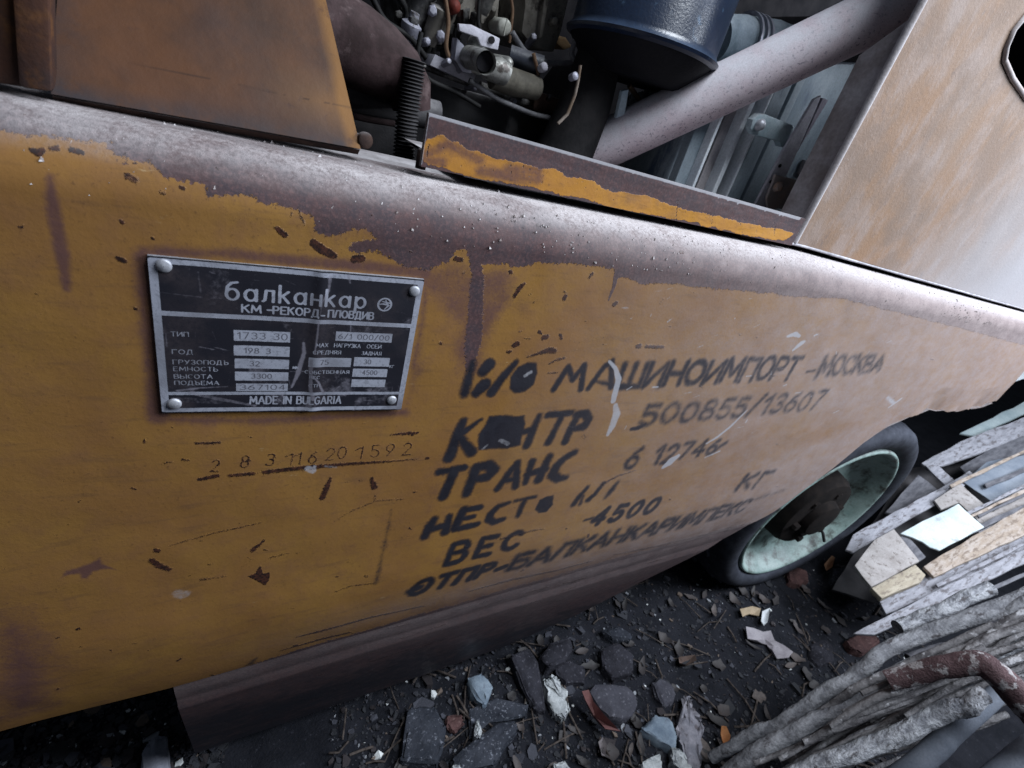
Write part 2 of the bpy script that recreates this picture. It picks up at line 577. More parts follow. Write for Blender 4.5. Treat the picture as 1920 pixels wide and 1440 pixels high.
def sheet_object(name, V, sheet, material, parent, smooth=True, extra=None):
    """V: (columns, rows, 3) positions in the place frame -> one mesh with the sheet's layers as attributes"""
    nc, nr = V.shape[:2]
    o_w = np.array(W(V.reshape(-1, 3).mean(0)))
    co = V.reshape(-1, 3) * U
    co[:, 1] -= U
    co[:, 2] += CH
    co -= o_w
    i = np.arange(nc * nr).reshape(nc, nr)
    f = np.stack([i[:-1, :-1], i[1:, :-1], i[1:, 1:], i[:-1, 1:]], -1).reshape(-1, 4)
    me = bpy.data.meshes.new(name)
    me.vertices.add(len(co))
    me.vertices.foreach_set('co', co.astype(np.float32).ravel())
    me.loops.add(f.size)
    me.loops.foreach_set('vertex_index', f.ravel().astype(np.int32))
    me.polygons.add(len(f))
    me.polygons.foreach_set('loop_start', np.arange(0, f.size, 4, dtype=np.int32))
    me.update(calc_edges=True)
    me.validate()
    for k, a in sheet.L.items():
        at = me.attributes.new(k, 'FLOAT', 'POINT')
        at.data.foreach_set('value', a.astype(np.float32).ravel())
    if smooth:
        me.shade_smooth()
    me.materials.append(material)
    o = bpy.data.objects.new(name, me)
    scene.collection.objects.link(o)
    base = Vector((0, 0, 0))
    p = parent
    while p is not None:
        base += p.location
        p = p.parent
    o.location = Vector(o_w) - base
    o.parent = parent
    return o


# ================================================================== the ground
def ground_h(x, y):
    return .10 * (fbm(x * .9 + 7, y * .9 + 3, 3, 5) - .5) + .05 * (fbm(x * 6, y * 6, 9, 4) - .5)


soil = mat('dark_soil', (.005, .006, .009), (.013, .014, .019), 14, .3, .7, .95, c3=(.035, .036, .046), s3=160, t3=(.60, .72), bump=.7, fine=260, bdist=.006)
gx = np.concatenate([np.linspace(-12, -2, 15), np.linspace(-1.9, 9, 330), np.linspace(9.2, 60, 40)])
gy = np.concatenate([np.linspace(-12, -2, 12), np.linspace(-1.9, 5, 210), np.linspace(5.2, 40, 25)])
GX, GY = np.meshgrid(gx, gy, indexing='ij')
sh = Sheet(GX, GY, [])
V = np.stack([GX, GY, GZ + ground_h(GX, GY)], -1)
tag(sheet_object('ground', V, sh, soil, None), kind='structure')

# ================================================================== the truck
truck = empty('forklift_truck', (1.5, 1.6, GZ))
tag(truck, 'worn ochre yellow forklift truck with a black maker plate riveted on its stencilled side panel', 'forklift')


def ztop(x):
    return -.168 - .036 * np.maximum(0, x - 1.9)


ARCH = np.array([(1.9, -1.665), (2.62, -1.665), (2.76, -1.665), (2.976, -1.497), (3.174, -1.338), (3.348, -1.153), (3.502, -1.06),
                 (3.717, -1.0), (3.966, -.957), (4.3, -.985), (4.57, -1.0), (5.07, -.985), (5.45, -.93), (5.8, -.93)])


def zbot(x):
    return np.interp(x, [-2, -.5, -.16, 1.9, 2.55, 2.70, 2.80] + list(ARCH[3:, 0]), [-1.71, -1.72, -1.748, -1.748, -1.748, -1.715, -1.655] + list(ARCH[3:, 1]))


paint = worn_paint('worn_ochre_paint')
px_c = np.linspace(-420, 1926, 1000)
cols = np.array([onY(p, 690 if p > 900 else 690 + (900 - p) * .25)[0] for p in px_c])
cols = cols[(cols < 5.5)]
NR = 470
R0 = .11
t = np.linspace(0, 1, NR)
COL = cols[:, None] * np.ones((1, NR))
zt, zb = ztop(cols)[:, None], zbot(cols)[:, None]
top_len, fil_len = .10, R0 * math.pi / 2
flat = (zt - R0) - zb
tot = top_len + fil_len + flat
s = tot * t[None, :]
Yv, Zv = np.ones_like(s), np.ones_like(s)
a = s < top_len
b = (~a) & (s < top_len + fil_len)
c = (~a) & (~b)
ang = (s - top_len) / R0
Yv = np.where(a, 1 + R0 + top_len - s, np.where(b, 1 + R0 - R0 * np.sin(np.clip(ang, 0, 1.5708)), 1.0))
Zv = np.where(a, zt, np.where(b, zt - R0 + R0 * np.cos(np.clip(ang, 0, 1.5708)), zt - R0 - (s - top_len - fil_len)))
# small real dents and the buckled lip over the wheel
Yv = Yv + .012 * (fbm(COL * 1.6, Zv * 1.6, 70, 3) - .5) + .004 * (fbm(COL * 7, Zv * 7, 71, 2) - .5)
under = np.clip((-1.36 - Zv) / .39, 0, 1) ** 2 * np.clip((3.0 - COL) / .5, 0, 1)
Yv = Yv + .052 * under
lip = np.clip((COL - 3.4) / .5, 0, 1) * np.clip(1 - (Zv - zb) / .18, 0, 1)
Yv = Yv + lip * (.05 * (fbm(COL * 4.5, Zv * 3, 72, 3) - .3))
Zv = Zv + (.03 * (fbm(COL * 9, COL * 0, 73, 3) - .5)) * np.clip((COL - 3.4) / .4, 0, 1) * np.clip(1 - (Zv - zb) / .1, 0, 1)
P = Sheet(COL, Zv, ['primer', 'stain', 'ink_and_shade', 'chip', 'dust', 'smear', 'dust_highlight'])

# --- bare primer along the top, under the dust
P.fill('primer', [(-120, 236), (0, 250), (60, 262), (150, 268), (195, 276), (216, 300), (285, 312), (306, 332), (385, 346), (390, 368),
                  (450, 368), (500, 388), (550, 392), (583, 404), (592, 436), (622, 440), (650, 432), (690, 430), (700, 446), (665, 452),
                  (640, 462), (672, 474), (705, 470), (738, 488), (755, 500), (800, 505), (842, 492), (858, 470), (876, 470),
                  (884, 490), (893, 500), (905, 494), (950, 496), (960, 504), (1010, 494), (1062, 492), (1100, 497), (1150, 505), (1158, 520),
                  (1180, 524), (1206, 532), (1260, 532), (1330, 540), (1420, 548), (1500, 556), (1580, 560), (1700, 590), (1800, 615), (1930, 650),
                  (1930, 500), (1500, 380), (900, 200), (0, 60), (-120, 40)], 34, 1.0, 9)
P.fill('stain', [(-120, 236), (60, 262), (195, 276), (306, 332), (390, 366), (500, 388), (592, 436), (700, 470), (800, 505), (858, 480), (905, 500), (1060, 495), (1158, 515), (1330, 540), (1500, 556), (1700, 590), (1930, 650), (1930, 500), (900, 200), (-120, 40)], 110, .62, 9)
for q in ([(648, 441), (655, 438), (650, 446)], [(668, 434), (690, 420), (700, 432), (690, 442)], [(715, 425), (733, 422), (730, 440), (718, 438)]):
    pts = [P.m(p) for p in q]
# --- streaks of primer and stained paint
P.pen('primer', [(890, 470), (896, 520), (892, 575), (888, 640), (880, 690)], [12, 13, 15, 16, 7], 12, .95)
P.pen('primer', [(1158, 505), (1150, 540), (1141, 562)], [7, 4, 2], 5, 1)
P.fill('stain', [(735, 495), (850, 490), (960, 500), (965, 560), (915, 640), (905, 705), (870, 720), (845, 660), (850, 610), (820, 560), (770, 540)], 50, .75, 12)
P.fill('stain', [(-20, 1130), (60, 1160), (95, 1215), (105, 1290), (90, 1345), (-20, 1380)], 90, 1.0, 8)
P.pen('stain', [(92, 330), (102, 400), (118, 480), (125, 540)], [6, 13, 12, 8], 14, .95)
P.pen('stain', [(790, 640), (780, 700), (765, 755)], [16, 14, 8], 26, .55)
P.pen('stain', [(835, 850), (818, 920), (800, 970)], [22, 26, 16], 40, .35)
P.pen('stain', [(1075, 985), (1050, 1040), (1020, 1110)], [12, 15, 10], 26, .35)
# darker border round the plate
for q, w in (([(268, 470), (420, 474), (560, 488), (700, 500), (800, 514)], 13), ([(268, 480), (276, 560), (288, 660), (298, 780)], 17),
             ([(300, 784), (420, 788), (560, 784), (760, 774)], 9), ([(800, 520), (792, 600), (775, 690)], 6)):
    P.pen('stain', q, w, 16, .85)
# --- stencilled shipping marks
P.pen('ink_and_shade', [(871, 738), (878, 712), (887, 680)], [9, 8, 6], 9, .95)
P.pen('ink_and_shade', [(906, 697), (917, 684)], [10, 11], 7)
P.pen('ink_and_shade', [(893, 737), (908, 722)], [9, 12], 7)
P.pen('ink_and_shade', [(922, 735), (945, 705), (968, 680)], [9, 8, 6], 7)
P.fill('ink_and_shade', [(956, 730), (958, 708), (970, 690), (990, 680), (1006, 681), (1008, 700), (1000, 722), (984, 735), (966, 738)], 9)
P.pen('chip', [(1028, 700), (1046, 698)], 3, 5, .6)
P.pen('ink_and_shade', [(1038, 731), (1066, 688), (1074, 712), (1096, 686), (1089, 730)], 5.5, 6)
P.pen('ink_and_shade', [(1103, 729), (1134, 688), (1148, 678), (1146, 726)], [5, 5, 6, 6], 6)
P.pen('ink_and_shade', [(1120, 716), (1160, 724), (1190, 724)], [4, 6, 6], 6, .8)
P.line('ink_and_shade', 'ШИНОИМПОРТ', (1156, 726), (1172, 683), (1484, 708), (1496, 668), 6.2, 8, .92, None, .2)
P.pen('ink_and_shade', [(1512, 697), (1527, 694)], 3, 5, .8)
P.line('ink_and_shade', 'МОСКВА', (1531, 704), (1546, 668), (1648, 694), (1660, 668), 5.4, 11, .86, None, .2)
P.pen('ink_and_shade', [(842, 858), (856, 820), (868, 790)], [9, 9, 7], 7)
P.pen('ink_and_shade', [(866, 812), (884, 800), (902, 787)], [6, 5, 3], 6)
P.pen('ink_and_shade', [(864, 822), (884, 848)], [7, 9], 7)
P.fill('ink_and_shade', [(895, 845), (900, 812), (918, 782), (952, 778), (984, 780), (982, 810), (976, 834), (944, 842)], 9, .95, 3)
P.pen('ink_and_shade', [(988, 836), (1000, 806), (1012, 780)], [7, 7, 5], 7)
P.pen('ink_and_shade', [(970, 812), (1000, 806)], 6, 6)
P.pen('ink_and_shade', [(1028, 779), (1072, 774)], 6, 6)
P.pen('ink_and_shade', [(1054, 780), (1040, 808), (1028, 830)], [6, 6, 7], 6, .9)
P.pen('ink_and_shade', [(1084, 778), (1070, 806), (1060, 828)], [7, 7, 7], 6, .95)
P.pen('ink_and_shade', [(1080, 778), (1098, 776), (1104, 786), (1096, 800), (1078, 804)], [7, 8, 8, 8, 6], 6, .95)
P.line('ink_and_shade', '500855/13607', (1198, 798), (1214, 762), (1530, 766), (1543, 733), 5.2, 10, .86)
P.pen('ink_and_shade', [(1184, 805), (1198, 802), (1210, 796)], [3, 4, 3.5], 4, 1)
P.pen('ink_and_shade', [(823, 885), (870, 876)], 6, 6)
P.pen('ink_and_shade', [(851, 882), (842, 905), (831, 931)], [8, 8, 8], 6)
P.pen('ink_and_shade', [(892, 878), (884, 902), (875, 926)], [8, 8, 7], 7)
P.pen('ink_and_shade', [(892, 876), (916, 872), (926, 882), (914, 894), (894, 898)], [8, 9, 9, 8, 6], 7)
P.pen('ink_and_shade', [(932, 918), (952, 890), (970, 868), (967, 912)], [5, 6, 6, 6], 6)
P.pen('ink_and_shade', [(944, 902), (968, 898)], 6, 6, .8)
P.pen('ink_and_shade', [(985, 905), (998, 866)], [5, 6], 6)
P.pen('ink_and_shade', [(1010, 900), (1030, 858)], 7, 7)
P.pen('ink_and_shade', [(988, 890), (1024, 880)], 6, 6)
P.pen('ink_and_shade', [(1078, 849), (1058, 860), (1044, 874), (1036, 890), (1046, 898), (1060, 896)], [6, 6, 8, 9, 7, 5], 7)
P.line('ink_and_shade', '6 12746', (1170, 880), (1188, 844), (1338, 850), (1356, 824), 4.4, 7, .9, None, .34)
P.pen('ink_and_shade', [(1340, 846), (1352, 836), (1362, 830)], 5, 6, .7)
P.pen('ink_and_shade', [(796, 1006), (806, 986), (815, 972)], [6, 7, 5], 6)
P.pen('ink_and_shade', [(835, 997), (843, 968)], [7, 5], 6)
P.pen('ink_and_shade', [(810, 992), (838, 984)], 6, 6)
P.pen('ink_and_shade', [(852, 990), (862, 970), (870, 956)], 7, 6)
P.pen('ink_and_shade', [(866, 958), (900, 952)], 5, 5)
P.pen('ink_and_shade', [(860, 975), (888, 969)], 4, 5)
P.pen('ink_and_shade', [(852, 993), (895, 983)], 5, 5)
P.pen('ink_and_shade', [(955, 942), (934, 950), (920, 964), (916, 974), (926, 979), (944, 973)], [3, 5, 6, 6, 5, 4], 5)
P.pen('ink_and_shade', [(966, 939), (1003, 931)], 3.4, 5, .9)
P.pen('ink_and_shade', [(984, 938), (978, 950), (971, 967)], [5, 5, 4], 5, .9)
P.fill('ink_and_shade', [(1003, 955), (1012, 937), (1026, 930), (1038, 928), (1036, 946), (1024, 960), (1010, 962)], 6)
P.pen('ink_and_shade', [(1076, 946), (1086, 932), (1102, 914)], [5, 5, 4], 5, .9)
P.pen('ink_and_shade', [(1088, 946), (1094, 930)], 4, 5, .7)
P.pen('ink_and_shade', [(1104, 938), (1116, 928), (1132, 908)], [5, 4, 4], 5, .95)
P.pen('ink_and_shade', [(1136, 934), (1148, 920), (1160, 905)], [4, 6, 4], 6, .8)
P.line('ink_and_shade', 'ВЕС', (836, 1057), (852, 1019), (968, 1026), (980, 996), 4.6, 5, 1, None, .5)
P.line('ink_and_shade', '4500', (1106, 986), (1128, 956), (1222, 962), (1240, 936), 4.2, 4, 1, None, .5)
P.pen('ink_and_shade', [(1096, 977), (1112, 972)], 2.5, 4, .8)
P.line('ink_and_shade', 'ОТПР', (766, 1122), (784, 1092), (916, 1081), (928, 1058), 4.8, 5, 1, None, .35)
P.pen('ink_and_shade', [(770, 1112), (786, 1104)], 7, 6, .8)
P.pen('ink_and_shade', [(934, 1072), (950, 1065)], 4.5, 4)
P.line('ink_and_shade', 'БАЛКАНКАРИМПЕКС', (956, 1073), (974, 1043), (1392, 962), (1402, 940), 5.0, 8, .92, None, .22)
P.line('ink_and_shade', 'КГ', (1380, 920), (1402, 892), (1430, 910), (1450, 884), 4.4, 6, .85, None, .4)
P.pen('ink_and_shade', [(1395, 946), (1430, 931), (1472, 920)], [3, 5, 4], 8, .55)
# --- stamped number and its ruled lines
for ch, x_, y_ in (('2', 402, 878), ('8', 458, 872), ('3', 505, 868), ('1', 540, 868), ('1', 556, 868), ('6', 585, 864), ('2', 618, 858),
                   ('0', 640, 856), ('1', 672, 856), ('5', 702, 854), ('9', 730, 852), ('2', 762, 850)):
    P.line('chip', ch, (x_ - 8, y_ + 4), (x_ - 4, y_ - 18), (x_ + 7, y_ + 3), (x_ + 11, y_ - 19), 1.5, 2.5, .78)
for q, w, v in (([(367, 829), (412, 828)], 2.4, .9), ([(374, 897), (408, 890)], 3.2, 1), ([(431, 890), (475, 886)], 3, 1), ([(475, 886), (510, 883)], 1.4, .8),
                ([(495, 884), (560, 877), (640, 871), (720, 866), (785, 861)], [3.4, 4, 3, 2, .8], 1), ([(733, 815), (765, 813), (784, 812)], [1.2, 3, 2], 1),
                ([(440, 827), (520, 822), (600, 820)], 1, .5), ([(310, 866), (322, 864)], 2.6, .7), ([(343, 860), (352, 861)], 3.4, .7),
                ([(604, 934), (612, 915), (620, 896)], [4, 4.5, 2], 1), ([(697, 898), (702, 914)], [3, 5], .9), ([(704, 928), (703, 937)], 2, .7),
                ([(627, 978), (660, 958), (705, 940), (756, 936)], [.8, 1.4, 1.6, 1.4], .8), ([(317, 1023), (400, 1000), (488, 980)], [1.2, 1.6, 1.4], .85),
                ([(120, 1083), (135, 1074)], [1.5, 2], .6),
                ([(284, 1050), (300, 1062), (316, 1068)], [4, 5, 4], .9), ([(292, 1031), (296, 1032)], 4, .85), ([(474, 1032), (495, 1014)], [4, 2], .9),
                ([(505, 1047), (540, 1038)], 1.6, .8), ([(448, 1068), (470, 1052)], 1.6, .6), ([(378, 1088), (425, 1081)], [3, 1.2], .7),
                ([(630, 1110), (660, 1099), (702, 1094)], 1.5, .8), ([(750, 1010), (792, 1000)], 1.5, .6),
                ([(940, 1010), (1000, 995), (1020, 992)], [2.6, 2, 1], .8), ([(1132, 908), (1160, 893), (1192, 883)], [3, 2, 1], .9),
                ([(965, 556), (975, 540), (984, 532)], [4, 5, 3], 1), ([(1058, 560), (1060, 556)], 4.5, 1), ([(1058, 546), (1062, 550)], 2.5, .7),
                ([(1105, 520), (1111, 513)], [3, 4], .85), ([(1152, 571), (1156, 568)], [5, 4], 1), ([(1238, 570), (1244, 560)], 2.5, .7),
                ([(957, 510), (960, 512)], 4, .9), ([(964, 648), (970, 645)], [5, 6], .9), ([(1020, 633), (1026, 632)], [6, 5], .85), ([(1050, 627), (1053, 635)], 3, .9),
                ([(984, 635), (996, 635)], 1.8, .7), ([(990, 670), (1012, 662), (1030, 657), (1040, 658)], [2.5, 4, 7, 6], .8), ([(1030, 682), (1046, 674), (1058, 672)], [3, 4, 4], .7),
                ([(1196, 649), (1200, 649)], 5, .85), ([(1212, 650), (1244, 651)], 4, .8), ([(952, 660), (958, 659)], 3, .9), ([(824, 642), (827, 644)], 3, .8),
                ([(1060, 664), (1085, 655), (1105, 640), (1140, 632)], 1.2, .6), ([(1068, 640), (1078, 608)], 1.2, .6), ([(1070, 640), (1090, 642)], 1.2, .6),
                ([(1305, 600), (1325, 640), (1334, 690)], 1.2, .55), ([(1290, 675), (1315, 650), (1320, 660)], 1, .5),
                ([(55, 285), (68, 290), (76, 284)], [5, 7, 5], .85), ([(90, 283), (102, 282)], [5, 6], .75), ([(128, 286), (148, 290)], [5, 6], .8),
                ([(238, 332), (252, 338)], 8, .65), ([(300, 360), (308, 362)], 5, .6), ([(338, 352), (344, 354)], 4, .85), ([(226, 414), (230, 417)], 4, .9),
                ([(222, 484), (234, 488)], 5, .85), ([(520, 428), (534, 440)], 6, .85), ([(588, 455), (605, 468), (625, 478)], [8, 9, 7], 1), ([(664, 485), (678, 484)], 7, 1),
                ([(286, 444), (288, 448)], 3, .8), ([(545, 405), (548, 398)], 2, .8), ([(560, 392), (570, 420)], [3, 4], .6),
                ([(855, 485), (864, 487)], 5, 1), ([(1240, 620), (1262, 600)], 1, .4), ([(868, 540), (862, 560)], 1.5, .5)):
    P.pen('chip', q, w, 7, v)
P.fill('chip', [(466, 1082), (480, 1074), (488, 1060), (494, 1076), (507, 1073), (505, 1090), (496, 1099), (484, 1092)], 4, 1, 2)
for q, w in (([(470, 1272), (478, 1258), (487, 1250)], [6, 4, 1.5]), ([(735, 955), (722, 1020), (704, 1096)], [3, 4, 4])):
    P.pen('ink_and_shade', q, w, 5, .5)
P.pen('smear', [(335, 1114), (343, 1116)], [9, 10], 8, .5)
P.fill('stain', [(112, 1086), (126, 1070), (150, 1062), (176, 1050), (186, 1044), (192, 1056), (222, 1070), (200, 1068), (176, 1070), (164, 1084), (154, 1084), (148, 1074), (130, 1078)], 7, 1.0, 4)
# rusty line where the paint stops above the sill
for q in ([(560, 1205), (600, 1195), (700, 1168), (800, 1148)], [(880, 1120), (960, 1098), (1050, 1080), (1120, 1062)], [(1160, 1050), (1250, 1032), (1340, 1010), (1420, 985)],
          [(530, 1238), (600, 1218), (660, 1205)], [(1180, 1072), (1260, 1052)]):
    P.pen('chip', q, [2, 3.5, 3, 2], 5, .75)
# long seams, scratches
for q in ([(1160, 650), (1330, 648)], [(1420, 790), (1470, 778)]):
    P.pen('chip', q, 1, 3, .4)
# scattered small chips
for i in range(260):
    x_, y_ = random.uniform(0, 1750), random.uniform(280, 1330)
    w = abs(random.gauss(0, 1.5)) + .7
    l = random.uniform(0, 9)
    an = random.gauss(-.2, .5)
    P.pen('chip', [(x_, y_), (x_ + l * math.cos(an), y_ + l * math.sin(an))], [w, w * random.uniform(.3, 1)], 3, random.uniform(.35, .9))
for i in range(90):                                      # fine hair scratches, mostly along the truck
    x_, y_ = random.uniform(700, 1700), random.uniform(520, 1060)
    l = random.uniform(15, 70)
    an = random.gauss(-.35, .35)
    P.pen('chip' if random.random() < .7 else 'smear', [(x_, y_), (x_ + l * .5 * math.cos(an), y_ + l * .5 * math.sin(an) + random.gauss(0, 2)), (x_ + l * math.cos(an), y_ + l * math.sin(an))],
          [.5, 1, .5], 3, random.uniform(.25, .5))
# dried putty smears and pale flakes
for q, w, v in (([(1143, 678), (1154, 690), (1160, 712), (1153, 738), (1150, 752)], [3, 4, 6, 6, 5], .95), ([(1154, 760), (1156, 778), (1148, 800), (1140, 815)], [5, 8, 7, 4], .75),
                ([(1245, 876), (1258, 866), (1272, 856)], [4, 8, 4], .95), ([(1476, 630), (1490, 626), (1498, 630)], [3, 5, 3], 1), ([(1486, 656), (1500, 644), (1508, 640)], [3, 6, 3], 1),
                ([(578, 878), (586, 882), (590, 874)], [6, 6, 3], .7), ([(610, 874), (630, 876)], [3, 3], .5), ([(985, 705), (996, 698)], [4, 4], .6),
                ([(1325, 832), (1345, 820), (1370, 800), (1400, 770)], [2, 3, 3, 2], .9), ([(1322, 858), (1350, 846)], [1.5, 2], .8),
                ([(905, 842), (914, 834)], 3, .5), ([(938, 826), (952, 832)], [4, 5], .5), ([(1664, 745), (1676, 756)], 4, .7), ([(1665, 765), (1690, 748)], [2, 3], .8)):
    P.pen('smear', q, w, 4, v)
for i in range(60):
    x_, y_ = random.uniform(1150, 1900), random.uniform(540, 880)
    P.pen('smear', [(x_, y_), (x_ + random.uniform(0, 12), y_ - random.uniform(0, 6))], random.uniform(.8, 2.2), 3, random.uniform(.4, .95))
for i in range(70):                                       # streaks in the dust towards the rear
    x_, y_ = random.uniform(1480, 1900), random.uniform(600, 880)
    l = random.uniform(20, 90)
    P.pen('smear' if random.random() < .6 else 'stain', [(x_, y_), (x_ + l * .8, y_ - l * .45)], [1, random.uniform(2, 5)], 8, random.uniform(.15, .45))
# dust thicker towards the rear and low down; rear paleness is partly painted light
d = np.clip((COL - .7) / 2.6, 0, 1) ** .75 * .98
d = d + .35 * np.clip((COL - 1.2) / 1.2, 0, 1) * np.clip((-Zv - 1.0) / .6, 0, 1)
d = d + .30 * np.clip(1 - np.abs(Zv + 1.62) / .16, 0, 1) * np.clip((COL + .1) / .7, 0, 1)
d = d * (.40 + 1.2 * fbm(COL * 1.3 + Zv * 1.5, Zv * 3.5 - COL * .5, 21, 5))
P.L['dust'] = np.clip(d, 0, .90)
fade = np.clip((COL - 1.3) / 1.6, 0, 1) * np.clip((Zv + .9) / .5, 0, 1)
P.L['dust'] = np.maximum(P.L['dust'], fade * (.45 + .6 * fbm(COL * 3, Zv * 9, 29, 4)))
low = np.clip(1 - (Zv + 1.748) / (.03 + .05 * np.clip(COL / 1.2, 0, 1)), 0, 1) * np.clip((COL + .12) / .35, 0, 1)
P.L['primer'] = np.maximum(P.L['primer'], low * (.55 + .9 * fbm(COL * 6, Zv * 14, 27, 4)))
P.L['stain'] = np.maximum(P.L['stain'], np.clip(1 - (Zv + 1.748) / .40, 0, 1) * np.clip((COL + .2) / 1.0, 0, 1) * .75)  # browner towards the bottom edge
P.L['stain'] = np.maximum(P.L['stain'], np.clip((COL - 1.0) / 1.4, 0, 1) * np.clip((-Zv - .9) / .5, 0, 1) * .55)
P.L['dust_highlight'] = np.clip(.42 + 1.1 * np.clip((COL - .1) / 1.5, 0, 1) + 1.3 * (fbm(COL * 5, Yv * 18 + Zv * 12, 23, 5) - .5), .08, 1)  # settled dust, with the lit highlight towards the rear painted in
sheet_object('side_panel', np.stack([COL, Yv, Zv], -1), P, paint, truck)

# returned edge of the panel, so that it has thickness along the arch and the bottom
m_ = MB()
ed = np.array([(x, z) for x, z in zip(COL[::6, -1], Zv[::6, -1])])
n = len(ed)
m_.add([(x, 1.002 + .052 * min(max((3.0 - x) / .5, 0), 1), z) for x, z in ed] + [(x, 1.12, z + .012) for x, z in ed], [(i, i + 1, n + i + 1, n + i) for i in range(n - 1)])
rust = mat('rusty_steel', (.030, .020, .018), (.075, .045, .035), 40, rough=.85, dust=.4)
m_.build('panel_lip', rust, truck)

# --- sill under the panel, bevelled inwards
SX = np.linspace(-.152, 2.74, 420)
sz_bot = np.interp(SX, [-.2, 1.5, 1.95, 2.25, 2.42, 2.56, 2.74], [-2.90, -2.90, -2.68, -2.32, -2.14, -1.97, -1.76])
tt = np.linspace(0, 1, 110)[None, :]
SZ = -1.747 + (sz_bot[:, None] + 1.747) * tt
SXX = SX[:, None] + 0 * tt
dz = -1.747 - SZ
SY = 1.0535 + .012 * np.clip(dz / .14, 0, 1) ** 2 + .15 * dz + .16 * np.clip((dz - .22) / 1.0, 0, 1) + .01 * (fbm(SXX * 2, SZ * 3, 90) - .5)
S = Sheet(SXX, SZ, ['primer', 'stain', 'ink_and_shade', 'chip', 'dust', 'smear'])
S.L['primer'] += .9
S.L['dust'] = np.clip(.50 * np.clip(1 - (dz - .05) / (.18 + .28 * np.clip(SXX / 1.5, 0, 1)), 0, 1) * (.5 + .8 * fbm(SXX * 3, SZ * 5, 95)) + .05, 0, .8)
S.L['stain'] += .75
S.L['ink_and_shade'] =   .60 * np.clip((dz - .10 - .28 * np.clip(SXX / 1.6, 0, 1)) / .50, 0, 1) + .35 * (fbm(SXX * 4, SZ * 8, 96, 4) - .5)  # shade of the tucked-under lower sill, painted in as a dark gradient
S.L['dust_highlight'] = np.ones_like(SXX)
for i in range(40):
    x_, z_ = random.uniform(-.1, 2.2), random.uniform(-2.25, -1.76)
    S.seg('chip', [(x_, z_), (x_ + random.uniform(.02, .2), z_ + random.uniform(-.02, .02))], random.uniform(.003, .008), .012, random.uniform(.4, .9))
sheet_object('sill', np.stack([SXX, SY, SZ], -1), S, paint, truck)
dark = mat('grimy_black', (.010, .010, .012), (.028, .026, .028), 25, rough=.7, dust=.12)
m_ = MB().box((1.2, 1.85, -2.2), 2.6, 1.0, .9)
m_.prism([(-.150, 1.10, -1.77), (-.150, 1.6, -1.77), (-.150, 1.6, -2.86), (-.150, 1.42, -2.86)], (.02, 0, 0))
m_.build('chassis_frame', dark, truck, bevel=.01)

# --- maker plate
PY0 = .990
nx, nz = 470, 300
C4 = [onY(*p, PY0) for p in ((276, 479), (796, 525), (752, 768), (304, 775))]
uu, vv = np.meshgrid(np.linspace(0, 1, nx), np.linspace(0, 1, nz), indexing='ij')
tl, tr, br, bl = [np.array((p[0], p[2])) for p in C4]
XZ = ((1 - uu) * (1 - vv))[..., None] * tl + (uu * (1 - vv))[..., None] * tr + (uu * vv)[..., None] * br + ((1 - uu) * vv)[..., None] * bl
N = Sheet(uu, 1 - vv, ['light', 'wear', 'num', 'grime'])     # painted in the plate's own square, 0..1


def rect(layer, x0, z0, x1, z1, val=1.0, soft=.004):
    N.poly(layer, [(x0, z0), (x1, z0), (x1, z1), (x0, z1)], soft, val)


ASP = .68            # plate height / width


def words(layer, s_, x0, x1, z, h, w=.0016, val=1.0, font=FONT, gap=.28, jit=.0):
    """h in plate heights; strokes are drawn in a square where x is the plate width"""
    N.glyphs(layer, s_, x0, z, x1, z, h, h, w, .0042, 0, val, gap, font, jit)


def frame_box(x0, z0, x1, z1, w):
    for q in ([(x0, z0), (x1, z0)], [(x1, z0), (x1, z1)], [(x1, z1), (x0, z1)], [(x0, z1), (x0, z0)]):
        N.seg('light', q, w, .004)


frame_box(.012, .022, .988, .978, .014)
N.seg('light', [(.02, .675), (.98, .675)], .014, .005)
N.seg('light', [(.02, .145), (.98, .145)], .011, .005)
# the word across the top
for layer_w in (.0075,):
    N.glyphs('light', 'балканкар', .232, .782, .752, .782, .092, .092, .0058, .005, 0, 1, .42, LOW)
cx_, cz_ = .838, .815
N.seg('light', [(cx_ + .029 * math.cos(a_), cz_ + .029 * 1.45 * math.sin(a_)) for a_ in np.linspace(0, 2 * math.pi, 26)], .0042, .005)
N.seg('light', [(cx_ - .024, cz_), (cx_ - .006, cz_ + .004), (cx_ + .012, cz_), (cx_ + .002, cz_ + .03)], [.002, .005, .005, .002], .004)
N.seg('light', [(cx_ + .012, cz_), (cx_ + .018, cz_ - .004), (cx_ + .002, cz_ - .032)], [.005, .004, .002], .004)
N.seg('light', [(cx_ - .012, cz_ + .02), (cx_ + .02, cz_ + .012)], [.002, .004], .004)
words('light', 'КМ', .285, .350, .708, .047, .0036)
N.seg('light', [(.375, .730), (.388, .730)], .005, .004)
words('light', 'РЕКОРД', .395, .565, .708, .047, .0036)
N.seg('light', [(.578, .718), (.588, .718)], .005, .004)
words('light', 'ПЛОВДИВ', .605, .795, .708, .047, .0036)
